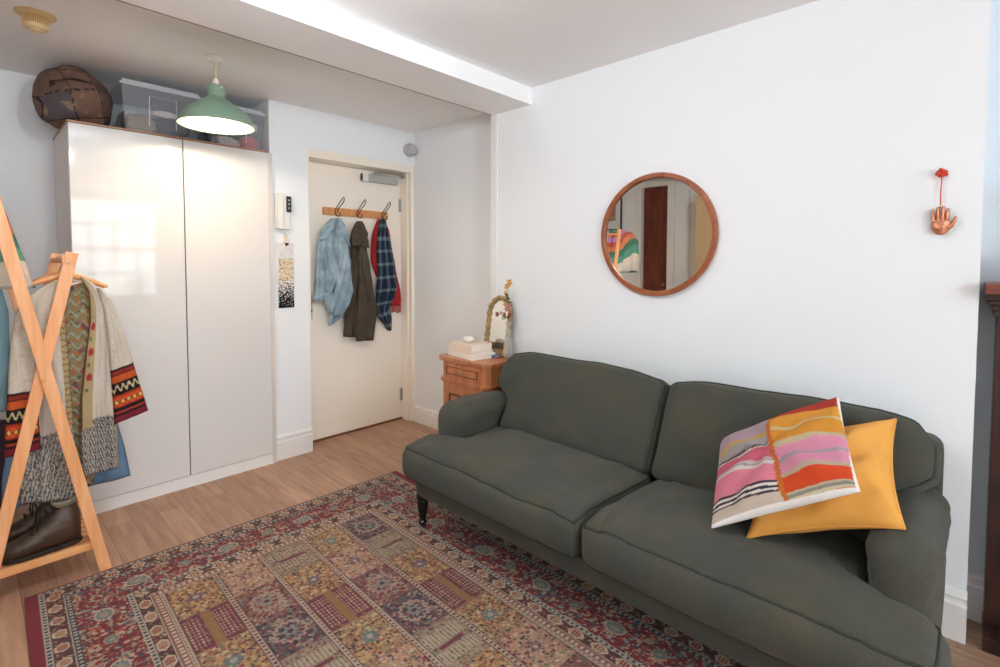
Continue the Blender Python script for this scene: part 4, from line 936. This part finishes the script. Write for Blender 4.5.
hanger(2.79, .274, 1.2775, .14, .06, 'wooden hanger just behind the embroidered coat hanger')

YCt = 2.66
def zig(x, z):
    a = ((x*62+z*62) % 2); b = ((x*62-z*62) % 2); k = (math.floor(x*31+z*31)+math.floor(x*31-z*31)) % 2
    v = (a if k else b); w_ = (v % .5) < .25
    return lin('#b5aea4') if w_ else lin('#57514c')
CREAM = lin('#cfc4b4')
def stripes(tab, v, x, z):
    c = tab[0][1]
    for k, h_ in tab:
        if v >= k: c = h_
    return c
CUFF = [(.0, 'c'), (.60, '#2a1c1c'), (.615, '#8f2f24'), (.64, '#2a1c1c'), (.655, '#c4572a'), (.70, '#1f1a1c'), (.715, 'w1'), (.775, '#1f1a1c'), (.79, '#a8381f'), (.81, 'd1'), (.875, '#8c2a20'), (.89, '#1f1a1c'), (.915, '#a23a2c'), (.93, '#1f1a1c'), (.945, '#7a2430')]
def slv(u, v, s, x, z):
    k = stripes(CUFF, v, x, z)
    if k == 'c': return CREAM if mnoise.noise(Vector((x*40, z*40, 0))) < .45 else lin('#c2b6a4')
    if k == 'w1':
        t = (v-.745)/.03; return lin('#c9b88a') if abs(t-.6*math.sin(u*28)) < .38 else lin('#201a1c')
    if k == 'd1':
        t = (v-.842)/.033; return lin('#e0c060') if abs(t)+abs(((u*5) % 1)-.5)*1.6 < .5 else (lin('#3a1c1c') if abs(t)+abs(((u*5) % 1)-.5)*1.6 < .75 else lin('#d4502a'))
    return lin(k)
def lining(u, v, s, x, z):
    a = mnoise.noise(Vector((x*60, z*60, 1))); b = mnoise.noise(Vector((x*35, z*35, 4))); ch_ = abs(((z*22+abs(((x*26) % 1)-.5)*1.2) % 1)-.5)
    if ch_ < .10: return lin('#9aa890')
    if a > .25: return lin('#b06a3a')
    if b > .3: return lin('#7c4a58')
    if a < -.35: return lin('#5b5a3e')
    return lin('#8f7f5c')
def frontR(u, v, s, x, z):
    if u < .30 and z > .58:
        r = math.hypot((u-.17)*.16, ((z*9.5) % 1-.5)*.1)
        if .72 < z < 1.05 and r < .016: return lin('#a83a3c')
        if .72 < z < 1.05 and math.hypot((u-.12)*.16, ((z*9.5+.5) % 1-.5)*.1) < .008: return lin('#5a7048')
        return lin('#b29e74') if u > .035 else lin('#8a5a34')
    if z < .615: return zig(x, z) if u < .93 else lin('#a89a7c')
    return CREAM
def frontL(u, v, s, x, z):
    if u > .84 and z > .60: return lin('#b29e74') if (z*40) % 1 > .3 else lin('#8f6a40')
    if z < .60-.03*(1-u): return zig(x+.2, z)
    return CREAM
ct = obj('embroidered_coat', flatbody(P2([(58, 281), (56, 320), (58, 380), (62, 440), (66, 492)], 2.7), P2([(93, 281), (97, 320), (95, 380), (94, 440), (94, 485)], 2.7), 2.705, .010, 30, 110, [(.5, .15, .008)], lining, 1, .003), M['knit'], None, 'all', (.25, 2.68, .3))
tag(ct, 'cream open-front coat with striped embroidered cuffs and grey zigzag hem hanging on the rack', 'coat')
obj('front_panel', flatbody(P2([(56, 280), (40, 288), (26, 297), (20, 310), (23, 345), (28, 390), (28, 430), (22, 470), (19, 505)], YCt), P2([(60, 280), (63, 300), (66, 330), (69, 360), (72, 400), (75, 440), (77, 470), (78, 500)], YCt), 2.665, .016, 40, 130, [(.25, .07, .012), (.55, .06, .010), (.8, .05, .006)], frontL, 2, .005, .015), M['knit'], ct, 'all')
obj('front_panel', flatbody(P2([(80, 277), (89, 292), (90, 320), (87, 345), (84, 372), (81, 400), (81, 440), (83, 478)], YCt), P2([(84, 277), (97, 286), (107, 300), (112, 335), (115, 375), (117, 420), (118, 448), (119, 468)], YCt), 2.665, .016, 44, 130, [(.45, .07, .010), (.75, .07, .012)], frontR, 3, .005, .015), M['knit'], ct, 'all')
obj('sleeve', flatbody(P2([(97, 288), (104, 310), (108, 340), (111, 375), (113, 400), (115, 425)], 2.64), P2([(101, 287), (112, 300), (121, 322), (130, 350), (139, 380), (149, 411)], 2.64), 2.650, .020, 30, 120, [(.5, .12, .008)], slv, 4, .004, .01), M['knit'], ct, 'all')
obj('sleeve', flatbody(P2([(24, 298), (15, 315), (10, 345), (8, 385), (6, 420), (4, 459)], 2.63), P2([(30, 297), (33, 315), (35, 345), (37, 385), (39, 415), (41, 450)], 2.63), 2.640, .020, 30, 120, [(.5, .12, .008)], slv, 5, .004, .01), M['knit'], ct, 'all')
obj('neck_label', box(BM(), *[sorted((at(66, 288, 2.69).x, at(74, 288, 2.69).x))[k] for k in (0, 1)], 2.688, 2.692, at(70, 291, 2.69).z, at(70, 286, 2.69).z), M['blackp'], ct, False)
bm = BM(); tube(bm, [tuple(at(58, 281, 2.68)), tuple(at(70, 285, 2.695)), tuple(at(86, 280, 2.68))], .006, 8); obj('collar_edge', bm, M['cream'], ct)
j = obj('denim_garment', flatbody(P2([(50, 290), (22, 310), (16, 360), (10, 430), (2, 480), (2, 512)], 2.79), P2([(68, 290), (98, 310), (106, 360), (117, 420), (126, 450), (131, 476)], 2.79), 2.80, .022, 34, 80, [(.2, .06, .02), (.5, .06, .02), (.75, .06, .02)], seed=7, amp=.008), M['denim'], None, 'all', (.25, 2.8, .3))
tag(j, 'mid-blue denim garment hanging just behind the embroidered coat', 'clothing')
j = obj('pale_blue_shirt', flatbody(P2([(-12, 282), (-40, 310), (-44, 370), (-40, 420)], 2.74), P2([(0, 282), (9, 312), (10, 360), (7, 412)], 2.74), 2.75, .02, 20, 60, [(.5, .1, .02)], seed=9, amp=.006), M['paleblue'], None, 'all', (.05, 2.75, 1))
tag(j, 'pale blue shirt hanging at the very left edge of the photo', 'shirt')
j = obj('plum_garment', flatbody(P2([(-30, 420), (-34, 480), (-30, 515)], 2.86), P2([(10, 420), (15, 480), (13, 516)], 2.86), 2.87, .02, 20, 50, [(.5, .1, .02)], seed=10, amp=.006), M['purple'], None, 'all', (.05, 2.87, .4))
tag(j, 'dark plum garment low on the left side of the rack', 'clothing')
def blanket(u, v, s, x, z):
    pal = ['#4f7f6a', '#d9705a', '#b98ac0', '#c9604e', '#e08a60', '#4f7f6a', '#5f9a88', '#ddd3c6', '#cfc8bc']
    k = int((v*.98+.05*math.sin(u*7))*len(pal)) % len(pal); return lin(pal[k])
rx_ = P2([(0, 200), (8, 218), (17, 240), (26, 262), (36, 288)], 2.67)
j = obj('striped_blanket', flatbody([(.0, 1.60), (-.16, 1.61), (-.40, 1.59), (-.53, 1.50), (-.55, 1.36), (-.55, 1.16)], [(.04, 1.595)]+rx_, 2.665, .026, 40, 100, [(.2, .05, .02), (.45, .05, .02), (.7, .05, .02)], blanket, 12, .008, pl=(5, .014)), M['attr'], None, 'all', (-.2, 2.67, 1.5))
tag(j, 'red, pink and green striped shawl draped over the upper left rail of the rack', 'shawl')
# boots
def boot(x, y, s_, label, mirror=1):
    zb = .1162; o = thing('ankle_boot', (x, y, zb), label, 'boot', 'brown leather ankle boots on the rack shelf')
    st = [(0, .030, .022, .018), (.012, .052, .036, .022), (.05, .064, .046, .026), (.09, .078, .048, .034), (.125, .105, .042, .05), (.155, .140, .040, .07), (.18, .165, .041, .08), (.21, .172, .041, .085), (.238, .165, .036, .08), (.25, .12, .022, .06)]
    bm = BM(); rings = []
    for (dx, h_, w_, _) in st:
        ring = []
        for k in range(20):
            a = 2*PI*k/20; cy_ = math.cos(a); sz = math.sin(a); yy = w_*math.copysign(abs(cy_)**.7, cy_); zz = .014+h_/2+(h_/2)*math.copysign(abs(sz)**.75, sz)
            if sz > 0: yy *= 1-.25*sz*(h_ > .09)
            p = Vector((dx*s_, yy, zz)); d_ = .0025*nz(p, 30, y*9); ring.append((x+p.x, y+p.y+d_, zb+p.z*s_+d_))
        rings.append(ring)
    loft(bm, rings); obj('upper', bm, M['leather'], o, 'all')
    bm = BM(); ol = []
    for k in range(40):
        a = 2*PI*k/40; cx_ = math.cos(a); px_ = .127+.130*cx_; w_ = .047-.010*(1 if cx_ > 0 else 0)*cx_-.010*math.exp(-((px_-.16)/.03)**2)
        ol.append((x+px_*s_, y+w_*math.sin(a)*1.02, zb))
    prism(bm, ol, (0, 0, .018), .003); obj('sole', bm, M['sole'], o)
    bm = BM(); lathe(bm, [(.030, -.01), (.040, .0), (.043, .010), (.038, .018), (.030, .014), (.024, -.002), (.0, -.03)], (0, 0, 0), 28)
    bmesh.ops.scale(bm, verts=bm.verts, vec=(1.05, .92, 1)); bmesh.ops.rotate(bm, verts=bm.verts, cent=(0, 0, 0), matrix=Matrix.Rotation(-.10, 3, 'Y')); bmesh.ops.translate(bm, verts=bm.verts, vec=(x+.205*s_, y, zb+.186*s_)); obj('collar', bm, M['lining'], o)
    bm = BM()
    for k in range(5):
        t = k/4; cx_, cz = x+(.088+.070*t)*s_, zb+(.108+.075*t)*s_
        tube(bm, [(cx_+.006, y-.030, cz-.014), (cx_, y-.014, cz+.002), (cx_, y+.014, cz+.002), (cx_+.006, y+.030, cz-.014)], .0026, 6)
    for e in (-1, 1): tube(bm, [(x+.15*s_, y, zb+.19*s_), (x+.13, y+e*.02, zb+.21*s_), (x+.11, y+e*.035, zb+.17*s_), (x+.105, y+e*.045, zb+.11*s_)], .0024, 6)
    obj('lace', bm, M['lace'], o, 'all')
    bm = BM(); tube(bm, [(x+.243*s_, y, zb+.17*s_), (x+.262*s_, y, zb+.20*s_), (x+.252*s_, y, zb+.215*s_), (x+.236*s_, y, zb+.19*s_)], .003, 6); obj('pull_loop', bm, M['leather'], o, 'all')
    return o
boot(.055, 2.66, .95, 'worn brown leather ankle boot on the shelf, nearer the camera')
boot(.050, 2.83, .95, 'brown leather ankle boot behind the nearer one on the shelf')

#=====================================================================  THE REST OF THE ROOM (seen in the mirror and the glossy doors)
c = thing('tall_cupboard', (-1.05, 1.7, 0), 'tall beige cupboard seen only in the right of the round mirror', 'cupboard')
obj('cupboard_body', box(BM(), XL+.026, -.92, 1.15, 2.20, .0, 2.0, .004), M['beige'], c)
for a, b in ((1.155, 1.672), (1.678, 2.195)): obj('cupboard_door', box(BM(), -.92, -.902, a, b, .06, 1.99, .003), M['beige'], c)
tag(obj('navy_box', box(BM(), XL+.03, -.95, 1.75, 2.15, 2.001, 2.24, .012), M['navy'], None, True, (-1.1, 1.95, 2.001)), 'dark navy fabric box on the beige cupboard, seen at the mirror top', 'box')
c = thing('bead_garland', (-1.29, 2.42, 2.1), 'long string of pale shells and beads hanging beside the dark door in the mirror', 'garland')
bm = BM(); tube(bm, [(-1.285, 2.42, 2.14), (-1.285, 2.42, .95)], .0018, 6); obj('string', bm, M['hook'], c)
bm = BM()
for k in range(40):
    z = 2.12-k*.029; ball(bm, (-1.284, 2.42+.008*math.sin(k*1.9), z), (.008, .010+.006*(k % 3 == 0), .011), 10)
obj('beads', bm, M['shell'], c)
c = thing('framed_picture', (XL, 3.48, 1.7), 'thin black-framed picture on the far wall, seen in the left of the round mirror', 'picture')
bm = BM(); y0, y1, z0, z1 = 3.31, 3.66, 1.69, 2.16
for (a, b, e, f) in ((y0, y1, z0, z0+.014), (y0, y1, z1-.014, z1), (y0, y0+.014, z0, z1), (y1-.014, y1, z0, z1)): box(bm, XL+.0005, XL+.02, a, b, e, f)
obj('picture_frame', bm, M['black'], c, False)
obj('mount', box(BM(), XL+.0005, XL+.008, y0+.014, y1-.014, z0+.014, z1-.014), M['white'], c, False)
obj('print', box(BM(), XL+.008, XL+.009, y0+.09, y1-.09, z0+.12, z1-.10), mat('muted_print', '#b78f80', .8, var=.5, vscale=9), c, False)
# plant on the window sill, reflected in the wardrobe door
c = thing('leafy_plant', (1.75, YE+.0, WZ0), 'leafy green plant on the window sill, seen only reflected in the wardrobe door', 'plant')
bm = BM(); lathe(bm, [(0, 0), (.045, 0), (.06, .10), (.064, .11), (.058, .11), (.05, .10), (0, .09)], (1.75, YE+.005, WZ0+.0005), 24); obj('pot', bm, M['terracotta'], c)
bm = BM()
for k in range(60):
    a = random.random()*2*PI; z = WZ0+.10+.28*random.random(); leafm(bm, (1.75+.05*math.cos(a), YE+.03+.02*math.sin(a), z), (math.cos(a)*1.4, abs(math.sin(a))*.6, .5*random.random()), .13, .035)
obj('foliage', bm, M['leaf'], c, False)

#=====================================================================  LIGHT
wd = bpy.data.worlds.new('world'); SC.world = wd; wd.use_nodes = True; bg = wd.node_tree.nodes['Background']
bg.inputs[0].default_value = (.86, .93, 1, 1); bg.inputs[1].default_value = .8
def area(name, loc, rot, sx, sy, e, col):
    l = bpy.data.lights.new(name, 'AREA'); l.shape = 'RECTANGLE'; l.size = sx; l.size_y = sy; l.energy = e; l.color = col
    o = bpy.data.objects.new(name, l); COL.objects.link(o); o.location = loc; o.rotation_euler = rot; return o
for n, (a, b) in enumerate(WIN):
    area('window_light_panel', ((a+b)/2, YE-.16, (WZ0+WZ1)/2), (PI/2, 0, 0), b-a, WZ1-WZ0, (9.5, 29)[n], (.86, .94, 1))  # light panels behind the panes; the second window's is added fill from the left
pl = bpy.data.lights.new('pendant_light', 'POINT'); pl.energy = 2.0; pl.color = (1, .95, .88); pl.shadow_soft_size = .02
po = bpy.data.objects.new('pendant_light', pl); COL.objects.link(po); po.location = (LX, LY, 1.972)
GX, GY, GZ = .50, 1.22, 2.085  # fill globe added out of view to even the light on the walls
g = thing('added_fill_globe', (GX, GY, ZC), 'added white fill globe under the ceiling, out of view, evening the light on the walls', 'lamp')
bm = BM(); lathe(bm, [(0, ZC), (.05, ZC), (.05, ZC-.02), (.012, ZC-.03), (.012, GZ+.085), (.04, GZ+.08), (.04, GZ+.07), (0, GZ+.07)], (GX, GY, 0), 24); obj('fill_globe_mount', bm, M['white'], g)
bm = BM(); ball(bm, (GX, GY, GZ), .08, 32); obj('fill_globe_ball', bm, emit('fill_globe_glow', '#f4f9ff', 38), g, 'all')
SC.view_settings.view_transform = 'Standard'; SC.view_settings.look = 'None'; SC.view_settings.gamma = 1; SC.view_settings.use_curve_mapping = False
SC.view_settings.exposure = 1.66
SC.cycles.use_denoising = True; SC.cycles.max_bounces = 12; SC.cycles.diffuse_bounces = 8; SC.cycles.transparent_max_bounces = 16
SC.cycles.sample_clamp_indirect = 8; SC.cycles.caustics_reflective = False; SC.cycles.caustics_refractive = False
